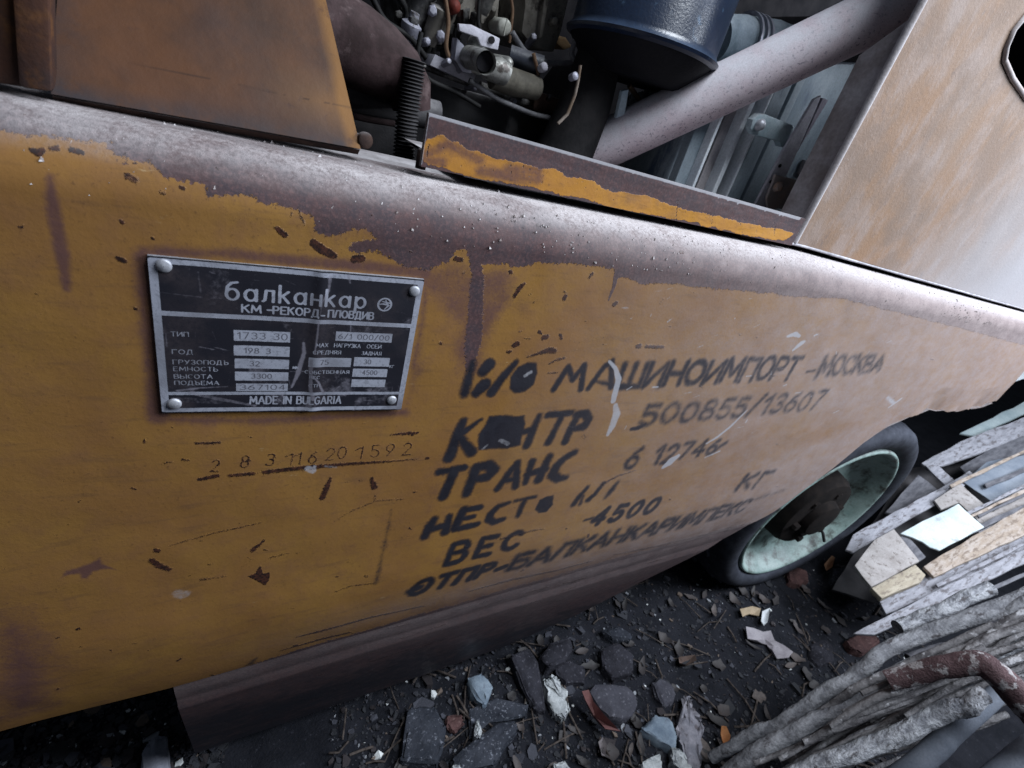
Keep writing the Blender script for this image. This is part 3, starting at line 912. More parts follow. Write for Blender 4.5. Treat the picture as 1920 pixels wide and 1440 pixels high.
for s_, x0, x1, z, h in (('ТИП', .05, .105, .535, .028), ('ГОД', .05, .115, .420, .028), ('ГРУЗОПОДЪ', .05, .235, .352, .028), ('ЕМНОСТЬ', .05, .198, .305, .028),
                         ('ВЫСОТА', .05, .178, .252, .028), ('ПОДЪЕМА', .05, .200, .207, .028),
                         ('МАХ', .566, .615, .498, .028), ('НАГРУЗКА', .642, .755, .498, .028), ('ОСЕЙ', .785, .850, .498, .028),
                         ('СРЕДНЯЯ', .556, .672, .447, .026), ('ЗАДНАЯ', .765, .855, .447, .026), ('СОБСТВЕННАЯ', .528, .718, .300, .024), ('ВЕС', .548, .59, .262, .022),
                         ('ММ', .478, .50, .33, .02), ('КГ', .905, .925, .352, .02), ('СТН', .548, .595, .198, .022)):
    words('light', s_, x0, x1, z, h, .0019, .85)
for x0, z0, x1, z1, v in ((.255, .518, .462, .590, .8), (.255, .418, .462, .488, .95), (.258, .328, .462, .396, 1), (.258, .240, .462, .304, .85), (.262, .162, .462, .218, .85),
                          (.643, .545, .895, .612, .75), (.540, .352, .722, .420, 1), (.735, .360, .900, .428, 1), (.735, .277, .897, .340, 1), (.735, .196, .895, .256, .95)):
    rect('light', x0, z0, x1, z1, v)
for s_, x0, x1, z, h in (('1733 30', .268, .45, .533, .042), ('198', .292, .345, .434, .036), ('3', .372, .388, .434, .036), ('32', .312, .348, .344, .034), ('3300', .318, .395, .255, .034),
                         ('367104', .275, .45, .172, .036), ('6/1 000/00', .655, .88, .560, .036), ('75', .588, .622, .368, .034), ('30', .780, .812, .376, .034), ('4500', .780, .848, .293, .034)):
    words('num', s_, x0, x1, z, h, .0026, .9)
words('light', 'MADE IN BULGARIA', .315, .695, .062, .058, .0034)
# wear: the crease down the middle, scratches, dull patches
for q, w, v in (([(.600, .97), (.598, .88), (.575, .80), (.572, .72)], [.008, .006, .004, .003], .6), ([(.568, .68), (.566, .56), (.562, .45)], .004, .9),
                ([(.515, .52), (.520, .45), (.510, .38), (.500, .30), (.478, .19)], [.006, .009, .010, .011, .004], .8),
                ([(.548, .40), (.552, .30), (.555, .18), (.57, .10)], [.010, .009, .008, .01], .7), ([(.556, .29), (.585, .24), (.612, .15)], .005, .85),
                ([(.02, .80), (.15, .785)], .003, .45), ([(.145, .93), (.15, .81)], .004, .4), ([(.14, .47), (.185, .455)], .004, .6), ([(.19, .47), (.235, .45)], .004, .5),
                ([(.06, .165), (.14, .185), (.23, .195)], [.008, .006, .003], .6), ([(.1, .15), (.2, .10), (.33, .05)], [.012, .014, .008], .5),
                ([(.05, .10), (.2, .08)], .02, .3), ([(.67, .985), (.68, .94)], [.008, .004], .6), ([(.47, .31), (.54, .315)], .004, .5), ([(.46, .545), (.56, .55)], .002, .4)):
    N.seg('wear', q, w, .008, v)
for i in range(330):
    x_, z_ = random.random(), random.random()
    an = random.choice([random.gauss(.1, .2), random.gauss(1.5, .25), random.uniform(0, 3.1)])
    l = random.uniform(.01, .07)
    N.seg('wear', [(x_, z_), (x_ + l * math.cos(an), z_ + 1.4 * l * math.sin(an))], random.uniform(.0006, .002), .004, random.uniform(.12, .45))
N.L['wear'] = np.clip(N.L['wear'] + .55 * np.clip((fbm(uu * 9, vv * 6, 44, 5) - .56) / .2, 0, 1) * (.4 + .6 * vv), 0, 1)
for (x_, z_) in ((.055, .915), (.955, .915), (.07, .075), (.945, .075)):
    N.seg('grime', [(x_, z_ - .01)], .035, .05, .9)
N.L['grime'] = np.maximum(N.L['grime'], .5 * np.clip((fbm(uu * 5 + 3, vv * 4, 45, 5) - .5) / .2, 0, 1))

pm, nt, bs = nodes_of('etched_plate')
g = NT(nt)
nf, nm_ = g.noise(1500, 4, .6), g.noise(380, 5, .65, None, 3)
lightm = g.ramp(g.math('ADD', g.attr('light'), g.math('MULTIPLY', g.math('SUBTRACT', nm_, .55), .55)), .30, .62)
wearm = g.ramp(g.math('ADD', g.attr('wear'), g.math('MULTIPLY', g.math('SUBTRACT', nm_, .5), .9)), .15, .9)
lightm = g.math('MULTIPLY', lightm, g.ramp(nm_, .36, .52, .62, 1.0))
colr = g.mix(lightm, (.010, .010, .016), (.40, .42, .50))
colr = g.mix(g.math('MULTIPLY', wearm, .62), colr, (.25, .24, .29))
colr = g.mix(g.math('MULTIPLY', g.ramp(g.math('ADD', g.attr('num'), g.math('MULTIPLY', g.math('SUBTRACT', nm_, .5), .7)), .3, .75), .8), colr, (.05, .045, .06))
colr = g.mix(g.math('MULTIPLY', g.attr('grime'), g.ramp(nm_, .3, .6, .25, .8), True), colr, (.045, .036, .040))
nt.links.new(colr, bs.inputs['Base Color'])
bs.inputs['Roughness'].default_value = .48
nt.links.new(g.math('MULTIPLY', lightm, .35), bs.inputs['Metallic'])
g.bump(bs, g.math('ADD', g.math('MULTIPLY', lightm, .35), g.math('MULTIPLY', nf, .4)), .25, .0006)
wave = .004 * (fbm(uu * 3, vv * 2.5, 88, 3) - .5) - .0035 * np.exp(-((uu - .57) / .03) ** 2)
plate = sheet_object('nameplate', np.stack([XZ[..., 0], PY0 + wave, XZ[..., 1]], -1), N, pm, truck)
m_ = MB().prism([(p[0], PY0 + .003, p[2]) for p in C4], (0, .0055, 0))
alu = mat('dull_aluminium', (.30, .31, .35), (.42, .43, .47), 200, rough=.45, metal=.3, fine=900, bump=.1)
m_.build('backing', alu, plate)
for p in ((307, 498), (777, 546), (327, 757), (734, 750)):
    q = onY(*p, PY0)
    r = .0125
    MB().lathe(q, (0, -1, 0), [(-.004, r * 1.0), (.001, r * 1.0), (.003, r * .93), (.0048, r * .7), (.0055, 0.0005)], 20).build('rivet', alu, plate, smooth=60)


# ================================================================== on top of the panel
def ppoly(pts, y):
    return [onY(p[0], p[1], y) for p in pts]


def slab(pts, y, depth):
    return MB().prism(ppoly(pts, y), (0, depth, 0))


dusty_plate = mat('dusty_primer_steel', (.075, .055, .055), (.10, .085, .08), 18, rough=.8, dust=1.0, dlo=.2, dhi=.8, fine=500)
# ledge inside the fender and the floor plate that carries the post
led = MB()
xs = np.linspace(-1.2, .62, 30)
led.add([(x, 1.16 + .004 * math.sin(9 * x), -.170) for x in xs] + [(x, 1.36, -.168) for x in xs] + [(x, 1.36, -.20) for x in xs],
        [(i, i + 1, 31 + i, 30 + i) for i in range(29)] + [(30 + i, 31 + i, 61 + i, 60 + i) for i in range(29)])
led.build('fender_ledge', dusty_plate, truck)
fp = MB()
xs = np.linspace(.50, 5.6, 40)
zz = ztop(xs) + .024
fp.add([(x, 1.135, z) for x, z in zip(xs, zz)] + [(x, 1.62, z) for x, z in zip(xs, zz)] +
       [(x, 1.135, z - .008) for x, z in zip(xs, zz)] + [(x, 1.62, z - .008) for x, z in zip(xs, zz)],
       [f_ for i in range(39) for f_ in ((i, i + 1, 41 + i, 40 + i), (i, i + 1, 81 + i, 80 + i), (80 + i, 81 + i, 121 + i, 120 + i))])
fp.build('floor_plate', dusty_plate, truck)
MB().tube([(x, 1.134, z - .002) for x, z in zip(xs, zz)], .0055, 8, wob=.5).build('floor_plate_edge', mat('dusty_plate_edge', (.34, .33, .36), (.50, .49, .53), 60, rough=.85), truck, smooth=70)
MB().box((1.2, 1.30, -.33), 9, .02, .30).build('inner_skirt', dark, truck)
MB().box((1.60, 1.15, -.152), .09, .03, .016).build('spacer_block', rust, truck)

# --- flat bar standing on the floor plate
bx = np.linspace(.384, 1.805, 300)
bt = np.linspace(0, 1, 60)[None, :]
BZ = (np.interp(bx, [.38, 1.8], [-.145, -.149]))[:, None] * (1 - bt) + (np.interp(bx, [.38, 1.8], [-.040, -.052]))[:, None] * bt
BX = bx[:, None] + 0 * bt
B = Sheet(BX, BZ, ['primer', 'stain', 'ink_and_shade', 'chip', 'dust', 'smear'])
B.Y = 1.10
B.L['dust_highlight'] = np.ones_like(BX)
B.L['primer'] += 1.0
yl = Sheet(BX, BZ, ['y'])
yl.Y = 1.10
yl.fill('y', [(788, 300), (800, 262), (826, 252), (846, 262), (880, 284), (930, 296), (990, 310), (1040, 318), (1085, 336), (1110, 338), (1150, 362), (1200, 366),
              (1260, 384), (1330, 404), (1420, 422), (1478, 434), (1490, 440), (1470, 452), (1400, 442), (1300, 418), (1200, 398), (1150, 390), (1112, 376),
              (1060, 366), (990, 350), (930, 340), (880, 330), (830, 318)], 9, 1, 8)
B.L['primer'] = 1.0 - yl.L['y']
for q in ([(800, 290), (840, 270), (900, 300)], [(900, 322), (960, 330), (1010, 335)], [(795, 300), (830, 305)], [(950, 318), (1010, 322)]):
    B.pen('stain', q, 14, 20, .8)
for i in range(60):
    t0 = random.random()
    x_, y_ = 800 + 680 * t0, 285 + 160 * t0
    B.pen('chip', [(x_, y_ - 12 + random.uniform(-15, 15)), (x_ - random.uniform(-3, 6), y_ + random.uniform(-20, 20))], random.uniform(.5, 1.6), 3, random.uniform(.4, .9))
B.pen('smear', [(803, 213), (1000, 268), (1250, 338), (1500, 409)], 4.5, 3, 1)
B.pen('smear', [(803, 213), (797, 255), (790, 308)], [4, 3, 2], 4, .8)
for i in range(60):
    x_ = random.uniform(805, 1495)
    B.pen('smear', [(x_, 212 + (x_ - 803) * .282 + random.uniform(0, 5))], random.uniform(1.5, 3.5), 4, .9)
barpaint = worn_paint('flaking_orange_paint', (.40, .19, .030))
bar = sheet_object('support_bar', np.stack([BX, 1.10 + .003 * fbm(BX * 6, BZ * 20, 5), BZ], -1), B, barpaint, truck)
m_ = MB().prism([(.384, 1.1045, -.145), (1.805, 1.1045, -.149), (1.805, 1.1045, -.0522), (.384, 1.1045, -.0402)], (0, .011, 0))
m_.build('bar_body', mat('dusty_bar_edge', (.07, .055, .055), (.11, .09, .09), 60, rough=.8, dust=1.0, dlo=-.2, dhi=.5), bar)

cr_ = MB()
for i in range(1500):
    k = random.random()
    x = random.uniform(-.5, 4.2) if k < .8 else random.uniform(.5, 4.6)
    if k < .8:
        an = random.uniform(0, 1.1) ** 1.0
        p = np.array([x, 1 + R0 - R0 * math.sin(min(max(1.57 - an, 0), 1.57)) if k < .5 else 1 + R0 + random.uniform(0, .09), 0])
        p[2] = float(ztop(np.array(x))) - (R0 - R0 * math.sqrt(max(0, 1 - ((1 + R0 - p[1]) / R0) ** 2)) if p[1] < 1 + R0 else 0)
    else:
        p = np.array([x, random.uniform(1.14, 1.2), float(ztop(np.array(x))) + .024])
    r = min(abs(random.gauss(0, .0022)) + .0012, .008)
    cr_.add([p + r * np.array(q) for q in ((1, 0, -.3), (-.4, .9, -.3), (-.6, -.8, -.3), (random.uniform(-.3, .3), random.uniform(-.3, .3), .8))], [(0, 1, 3), (1, 2, 3), (2, 0, 3), (0, 2, 1)])
tag(cr_.build('dust_crumbs', mat('dust_crumb', (.16, .13, .125), (.48, .46, .47), 300, .4, .6, .9), truck), kind='stuff')

# --- hood side panel at the upper left
hx = np.linspace(0, 1, 120)[:, None]
hz = np.linspace(0, 1, 120)[None, :]
hBL, hBR = onY(95, 176, 1.14), onY(676, 279, 1.14)
hTR, hTL = onY(590, -90, 1.33), onY(120, -190, 1.33)
HP = (hBL * (1 - hx[..., None]) + hBR * hx[..., None]) * (1 - hz[..., None]) + (hTL * (1 - hx[..., None]) + hTR * hx[..., None]) * hz[..., None]
HP[..., 1] += .006 * (fbm(HP[..., 0] * 5, HP[..., 2] * 5, 33) - .5)
Hs = Sheet(HP[..., 0], HP[..., 2], ['primer', 'stain', 'ink_and_shade', 'chip', 'dust', 'smear'])
hm, nt, bs = nodes_of('brown_orange_hood_paint')
g = NT(nt)
n1, n2, n3 = g.noise(14, 6, .65), g.noise(70, 6, .65, None, 3), g.noise(6, 3, .6, None, 7)
col = g.mix(g.ramp(n1, .35, .7), (.088, .037, .016), (.042, .022, .015))
col = g.mix(g.ramp(n3, .45, .7, 0, .8), col, (.045, .032, .034))
col = g.mix(g.ramp(n2, .6, .72, 0, .5), col, (.05, .025, .018))
col = g.mix(g.math('MULTIPLY', g.attr('dust'), g.ramp(n2, .3, .6), True), col, (.035, .028, .03))
col = g.mix(g.math('MULTIPLY', g.attr('smear'), g.ramp(n2, .3, .5), True), col, (.18, .085, .024))
col = g.mix(g.attr('chip'), col, (.03, .015, .01))
nt.links.new(col, bs.inputs['Base Color'])
bs.inputs['Roughness'].default_value = .6
bs.inputs['Specular IOR Level'].default_value = .2
g.bump(bs, g.math('ADD', n1, g.math('MULTIPLY', n2, .5)), .3, .002)
hxx, hzz = hx + 0 * hz, hz + 0 * hx
Hs.L['dust'] = np.clip(1 - hzz / .10, 0, 1) * .9 + np.clip(1 - hxx / .12, 0, 1) * .5  # dark tone along the bottom edge and the left side
Hs.L['smear'] = np.clip((hxx - .93) / .05, 0, 1) * .9 + np.clip((hxx - .6) / .3, 0, 1) * np.clip(1 - np.abs(hzz - .22) / .2, 0, 1) * .6
ch = np.clip(1 - np.abs(hzz - .235 + .02 * hxx) / .006, 0, 1) * np.clip((hxx - .18) / .1, 0, 1) * (fbm(hxx * 12, hzz * 3, 4) > .42)
Hs.L['chip'] = ch * .8
sheet_object('hood_panel', HP, Hs, hm, truck)
nrm = np.cross(hBR - hBL, hTL - hBL)
nrm /= np.linalg.norm(nrm)
if nrm[1] < 0:
    nrm = -nrm
hb = MB().prism([hBL + nrm * .006, hBR + nrm * .006, hTR + nrm * .006, hTL + nrm * .006], nrm * .02)
hb.build('hood_backing', rust, truck)
hp = MB().prism([onY(*p, 1.12) for p in ((-260, 118), (96, 172), (88, -120), (-300, -150))], (0, .05, 0))
hp.prism([onY(*p, 1.105) for p in ((34, 164), (97, 173), (88, -110), (14, -110))], (0, .014, 0))
hp.build('hood_post', mat('dark_brown_paint', (.055, .026, .018), (.032, .022, .022), 20, rough=.6, c3=(.10, .045, .02), s3=30, t3=(.5, .62)), truck, bevel=.012, smooth=40)
q = onY(680, 262, 1.16)
MB().lathe(q, (.3, -1, .1), [(-.03, .011), (0, .011), (.004, .016), (.014, .016), (.017, .012), (.018, .0005)], 18).build('hood_bolt', rust, truck, smooth=50)
q = onY(792, 290, 1.16)
MB().lathe(q, (0, 0, 1), [(-.03, .012), (.008, .012), (.012, .008), (.0125, .0005)], 18).build('stud', rust, truck, smooth=50)

# --- dust-covered rear post plate
pl = 1.862
pz = lambda x: float(ztop(np.array(x))) + .028
PYD = 1.13
hole = [onY(p[0], p[1], PYD) for p in ((1883, 112), (1887, 88), (1900, 58), (1925, 28), (1960, 8), (2000, 20), (2024, 70), (2022, 140), (1996, 186), (1955, 198), (1924, 184), (1898, 146))]
outer = [(pl, PYD, pz(pl)), (3.4, PYD, pz(3.4)), (5.3, PYD, pz(5.3)), (5.3, PYD, 2.2), (pl, PYD, 2.2)]
pmat, nt, bs = nodes_of('dusty_orange_plate')
g = NT(nt)
st = (1, 1, .55, .5)
n1, n2, n3 = g.noise(7, 5, .6, st), g.noise(28, 6, .65, st, 3), g.noise(260, 5, .65, None, 7)
col = g.mix(g.ramp(n1, .35, .65), (.185, .102, .052), (.175, .122, .092))
col = g.mix(g.ramp(n2, .42, .66, 0, .6), col, (.225, .18, .165))
col = g.mix(g.ramp(g.noise(14, 5, .65, None, 31), .42, .62, 0, .7), col, (.13, .085, .06))
col = g.mix(g.ramp(g.noise(38, 6, .75, (1, 1, .7, .6), 37), .60, .70, 0, .55), col, (.085, .06, .055))
sx = nt.nodes.new('ShaderNodeSeparateXYZ')
nt.links.new(g.P().outputs['Position'], sx.inputs[0])
rearward = g.ramp(g.math('ADD', g.math('SUBTRACT', sx.outputs['X'], g.math('MULTIPLY', sx.outputs['Z'], .9)), g.math('MULTIPLY', n1, .25)), -.02, .65)
col = g.mix(g.math('MULTIPLY', rearward, .9), col, (.27, .265, .285))
col = g.mix(g.ramp(g.noise(70, 5, .7, (1, 1, .45, .6), 11), .64, .74, 0, .6), col, (.10, .07, .065))
col = g.mix(g.ramp(n3, .60, .75, 0, .35), col, (.36, .34, .34))
nt.links.new(col, bs.inputs['Base Color'])
bs.inputs['Roughness'].default_value = .85
g.bump(bs, g.math('ADD', n2, n3), .3, .002)
pb = MB().prism(outer, (0, .014, 0), [hole[::-1]])
post = pb.build('rear_post', pmat, truck)
fl = MB().prism([(pl + .002, PYD + .015, pz(pl)), (pl + .002, PYD + .015, .56), (pl + .002, PYD + .115, .46), (pl + .002, PYD + .115, pz(pl))], (.014, 0, 0))
fl.build('flange', mat('dusty_flange', (.20, .17, .17), (.36, .34, .36), 16, rough=.85, fine=300), post)
rb = MB().tube([(pl + .004, PYD + .006, pz(pl) + .0), (pl + .004, PYD + .004, .6), (pl + .004, PYD + .006, 2.2)], .012, 14)
rb.build('rounded_edge', mat('dusty_edge', (.36, .33, .34), (.46, .44, .46), 30, rough=.85), post, smooth=60)
hc = np.mean(hole, 0)
hole = [hc + (p - hc) * 1.0 for p in hole]
rim_o = [hc + (p - hc) * 1.20 + np.array([0, -.004, 0]) for p in hole]
MB().tube([h + np.array([0, -.004, 0]) for h in [hc + (p - hc) * 1.03 for p in hole] + [hc + (hole[0] - hc) * 1.03]], .009, 10).build('hole_rim', mat('dusty_rim', (.32, .27, .25), (.42, .39, .40), 30, rough=.85), post, smooth=60)

# --- diagonal guard tube
da, db = ray(1200, 240), ray(1600, 50)
ca, cb = np.array([240, -480, F]), np.array([640, -670, F])
A3, B3 = ROT @ (ca * (1.95 / F)), ROT @ (cb * (1.74 / F))
dr = B3 - A3
tm = mat('dusty_lilac_tube', (.54, .43, .47), (.62, .53, .57), 30, rough=.8, dust=1.0, dlo=-.6, dhi=.45, c3=(.24, .20, .24), s3=300, t3=(.56, .64), fine=900, dcol=(.62, .61, .66))
MB().tube([A3 + dr * k for k in np.linspace(-.55, 1.40, 40)], .092, 48).build('guard_tube', tm, truck, smooth=60)

# ================================================================== engine bay
bay = mat('engine_bay_black', (.006, .006, .008), (.016, .015, .017), 18, rough=.85)
m_ = MB()
m_.box((1.5, 3.6, .3), 9, .03, 3.2)
m_.box((-1.6, 2.4, .3), .03, 2.4, 3.2)
m_.box((3.6, 2.4, .1), .03, 2.4, 2.0)
m_.box((1.5, 2.5, -.75), 8, 2.2, .03)
m_.build('engine_bay', bay, truck)
oily = mat('oily_black_iron', (.010, .010, .012), (.030, .028, .030), 30, rough=.5, dust=.35, dlo=.5)
cast = mat('oily_grey_casting', (.075, .075, .075), (.19, .185, .175), 60, .4, .6, .55, .35, c3=(.03, .028, .026), s3=40, t3=(.50, .60), dust=.3)
beige = mat('grimy_beige_casting', (.12, .11, .095), (.22, .205, .18), 30, .35, .65, .6, c3=(.045, .04, .035), s3=45, t3=(.52, .64), dust=.4)
pale = mat('pale_alloy', (.26, .26, .32), (.36, .36, .42), 60, rough=.5, metal=.3, c3=(.10, .09, .09), s3=70, t3=(.58, .68))
lilac = mat('lilac_dust_metal', (.36, .35, .40), (.50, .49, .55), 40, rough=.75, dust=.6)
hose_m = mat('brown_rubber_hose', (.020, .012, .012), (.048, .030, .031), 40, rough=.9, dust=.12, c3=(.085, .06, .06), s3=60, t3=(.56, .70), dlo=.0, dhi=1.0, dcol=(.18, .15, .15))
blk = mat('black_rubber', (.006, .006, .007), (.014, .013, .014), 50, rough=.75, dust=.10, dlo=.2)

slab([(600, 175), (690, 140), (790, 148), (900, 176), (1020, 212), (1092, 240), (1110, 330), (600, 330)], 2.0, .9).build('engine_block', oily, truck, bevel=.02, smooth=40)
rl = MB().tube([onY(*p, 1.97) for p in ((690, 82), (750, 104), (800, 128), (880, 158), (905, 165))], .009, 10)
rl.tube([onY(*p, 1.96) for p in ((900, 160), (960, 182), (1020, 206))], .014, 10, wob=.3)
rl.build('gasket_edge', cast, truck, smooth=60)
slab([(806, 122), (816, 102), (850, 118), (893, 141), (886, 158), (850, 142)], 1.93, .12).build('pump_flange', lilac, truck, bevel=.006, smooth=40)
slab([(1004, 168), (1066, 192), (1052, 218), (1000, 206)], 1.92, .2).build('rusty_cover', rust, truck, bevel=.01, smooth=40)

head = MB()
for poly, y, dp in (([(740, -60), (800, -60), (800, 60), (785, 90), (760, 60)], 2.25, .3), ([(775, -60), (872, -60), (868, 60), (846, 100), (800, 80)], 2.3, .4)):
    head.prism(ppoly(poly, y), (0, dp, 0))
for i in range(26):
    x_, y_ = random.uniform(765, 870), random.uniform(-25, 95)
    w_, h_ = random.uniform(5, 14), random.uniform(8, 34)
    head.prism(ppoly([(x_, y_), (x_ + w_, y_ - 3), (x_ + w_ - random.uniform(1, 6), y_ + h_), (x_ - random.uniform(-2, 5), y_ + h_ * .9)], random.uniform(2.05, 2.2)), (0, .14, 0))
head.build('cylinder_head', cast, truck, bevel=.008, smooth=40)
cb_ = MB()
cb_.prism(ppoly([(868, -60), (942, -60), (932, 50), (926, 64), (880, 48), (862, 30)], 2.1), (0, .4, 0))
cb_.prism(ppoly([(980, -60), (1080, -60), (1052, 60), (1038, 98), (1000, 88), (978, 60), (985, 10)], 2.05), (0, .35, 0))
cb_.prism(ppoly([(1028, -60), (1038, -60), (1018, 70), (1011, 71)], 2.02), (0, .04, 0))
cb_.prism(ppoly([(905, -60), (914, -60), (908, 45), (902, 44)], 2.07), (0, .04, 0))
carb = cb_.build('carburettor', beige, truck, bevel=.012, smooth=40)
q = onY(945, 51, 1.95)
MB().lathe(q, (-.2, -1, -.1), [(-.2, .026), (0, .027), (.008, .025), (.012, .02), (.0125, .0005)], 24).box(q + np.array([0, -.013, 0]), .004, .004, .05).build('slotted_screw', mat('screw_cream', (.30, .30, .26), (.40, .40, .36), 60, rough=.5), carb, smooth=40)
MB().lathe(onY(852, 12, 1.98), (-.2, -1, 0), [(-.2, .018), (0, .022), (.01, .018), (.016, .01), (.018, .0005)], 16).build('red_plug', mat('red_plug_paint', (.17, .035, .025), (.10, .025, .02), 60, rough=.6), truck, smooth=50)
br = MB().prism(ppoly([(860, 44), (884, 46), (938, 72), (934, 94), (902, 86), (896, 70), (862, 58)], 1.85), (0, .02, 0))
brk = br.build('bracket', lilac, truck, bevel=.004, smooth=40)
MB().lathe(onY(922, 75, 1.845), (0, -1, 0), [(-.004, .011), (.002, .011), (.002, .0005)], 16).build('bolt_hole', bay, brk)
slab([(857, 70), (884, 100), (896, 140), (868, 136), (852, 112)], 1.88, .05).build('web_plate', pale, truck, bevel=.006, smooth=40)
st_ = MB().tube([onY(880, 108, 1.86), onY(900, 112, 1.76), onY(912, 118, 1.70)], [.036, .033, .034], 24, cap=False)
st_.lathe(onY(893, 95, 1.9), (0, -.3, 1), [(-.06, .04), (.02, .04), (.04, .03), (.05, .012), (.052, .0005)], 20)
st_.lathe(onY(952, 118, 1.82), (.2, -1, 0), [(-.1, .02), (0, .02), (.015, .013), (.02, .0005)], 14)
st_.tube([onY(905, 128, 1.84), onY(935, 132, 1.82), onY(950, 140, 1.82)], [.03, .042, .036], 18)
stub = st_.build('fuel_pump', mat('fuel_pump_alloy', (.20, .20, .19), (.32, .32, .30), 70, rough=.45, metal=.4, c3=(.06, .05, .045), s3=80, t3=(.52, .64)), truck, smooth=50)
MB().tube([onY(880, 108, 1.862), onY(900, 112, 1.765), onY(909, 117, 1.72)], [.029, .027, .027], 20).build('pipe_bore', bay, stub, smooth=60)
MB().tube([onY(925, 140, 1.86), onY(955, 152, 1.86), onY(1006, 166, 1.88)], [.045, .045, .04], 24).build('starter_body', mat('grimy_olive_metal', (.06, .055, .045), (.12, .11, .09), 40, rough=.6), truck, smooth=50)
MB().tube([onY(955, 104, 1.95), onY(1016, 124, 1.9)], [.034, .034], 24).build('black_cylinder', mat('blue_black_paint', (.012, .016, .026), (.03, .035, .05), 40, rough=.45, dust=.3), truck, smooth=50)

# hoses
MB().tube([onY(*p, 1.75) for p in ((560, 40), (620, 66), (672, 90), (716, 116), (750, 142), (768, 168), (772, 205))], [.125, .118, .11, .10, .085, .07, .06], 36).build('coolant_hose', hose_m, truck, smooth=70)
pts, rr = [], []
for k in np.linspace(0, 1, 150):
    pts.append(onY(778 - 8 * k - 14 * math.sin(k * 1.5), 112 + 205 * k, 1.66))
    rr.append(.031 + .0045 * math.sin(k * 2 * math.pi * 30))
MB().tube(pts, rr, 24).build('corrugated_hose', blk, truck, smooth=80)
MB().tube([onY(*p, 1.85) for p in ((600, 168), (700, 190), (820, 218))], .048, 28).build('exhaust_pipe', mat('grey_pipe', (.045, .045, .05), (.085, .082, .085), 30, rough=.6, dust=.6, dlo=.1), truck, smooth=60)
MB().tube([onY(*p, 1.8) for p in ((640, 212), (690, 224), (740, 232))], .010, 10).build('brake_line', hose_m, truck, smooth=60)

# wires, small lines and fixings round the engine
wire_m = [mat('black_wire', (.008, .008, .009), (.02, .02, .02), 60, rough=.6), mat('grey_line', (.10, .10, .11), (.18, .18, .19), 60, rough=.6), mat('copper_line', (.12, .07, .045), (.17, .11, .07), 60, rough=.6)]
for k, (pp, y_, w_) in enumerate((([(690, -20), (720, 40), (770, 70), (800, 110)], 2.0, .010), ([(660, 20), (715, 60), (760, 120)], 2.1, .008), ([(830, -30), (842, 40), (835, 90), (850, 125)], 1.98, .008),
                                  ([(900, -20), (896, 40), (905, 80)], 1.95, .007), ([(960, 60), (985, 100), (1030, 120), (1075, 118)], 1.95, .010), ([(1000, 100), (1010, 140), (990, 175)], 1.88, .007),
                                  ([(790, 60), (780, 110), (800, 150), (850, 170), (900, 200)], 1.86, .008), ([(880, 150), (930, 185), (1000, 215), (1050, 225)], 1.86, .009), ([(1180, 160), (1200, 190), (1225, 200)], 1.8, .010),
                                  ([(740, -20), (765, 20), (760, 60), (775, 95)], 2.05, .012), ([(1085, 60), (1070, 100), (1090, 140)], 1.9, .010), ([(955, -20), (962, 20), (955, 80)], 2.0, .006))):
    c_ = [onY(p[0], p[1], y_) for p in pp]
    tt_ = np.linspace(0, len(c_) - 1, 24)
    q_ = np.stack([np.interp(tt_, range(len(c_)), [c[i] for c in c_]) for i in range(3)], -1)
    for i in range(3):
        q_[1:-1] = (q_[:-2] + q_[1:-1] + q_[2:]) / 3
    MB().tube(q_, w_, 8).build('wire', wire_m[k % 3], truck, smooth=70)
for (px_, py_, y_, r_) in ((775, 40, 2.0, .018), (800, 78, 2.0, .014), (826, 66, 1.98, .016), (812, 20, 2.0, .018), (840, 116, 1.9, .012), (866, 128, 1.9, .012), (888, 30, 2.05, .014), (925, 20, 2.05, .012), (1000, 70, 2.0, .014), (1040, 40, 2.0, .014),
                           (760, 88, 2.1, .014), (748, 30, 2.2, .018), (1030, 182, 1.9, .010), (1048, 200, 1.9, .010), (890, 165, 1.92, .010), (964, 190, 1.92, .010), (720, 118, 1.95, .010)):
    MB().lathe(onY(px_, py_, y_), (random.uniform(-.4, .1), -1, random.uniform(-.1, .4)), [(-.08, r_), (.006, r_), (.012, r_ * .7), (.0125, .0005)], 6).build('bolt_head', random.choice([cast, pale, oily, beige]), truck, bevel=.002)
for (px_, py_, y_, r_, h_) in ((790, -10, 2.05, .045, .10), (820, 30, 2.02, .03, .09), (845, 0, 2.05, .035, .1), (768, 60, 2.02, .03, .06), (912, -6, 1.98, .03, .05)):
    MB().lathe(onY(px_, py_, y_), (.1, -.3, 1), [(-h_, r_ * .8), (-h_ * .5, r_), (0, r_), (.01, r_ * 1.15), (.025, r_ * 1.15), (.035, r_ * .6), (.06, r_ * .5), (.062, .0005)], 16).build('injector_body', random.choice([cast, pale, beige]), truck, smooth=40)

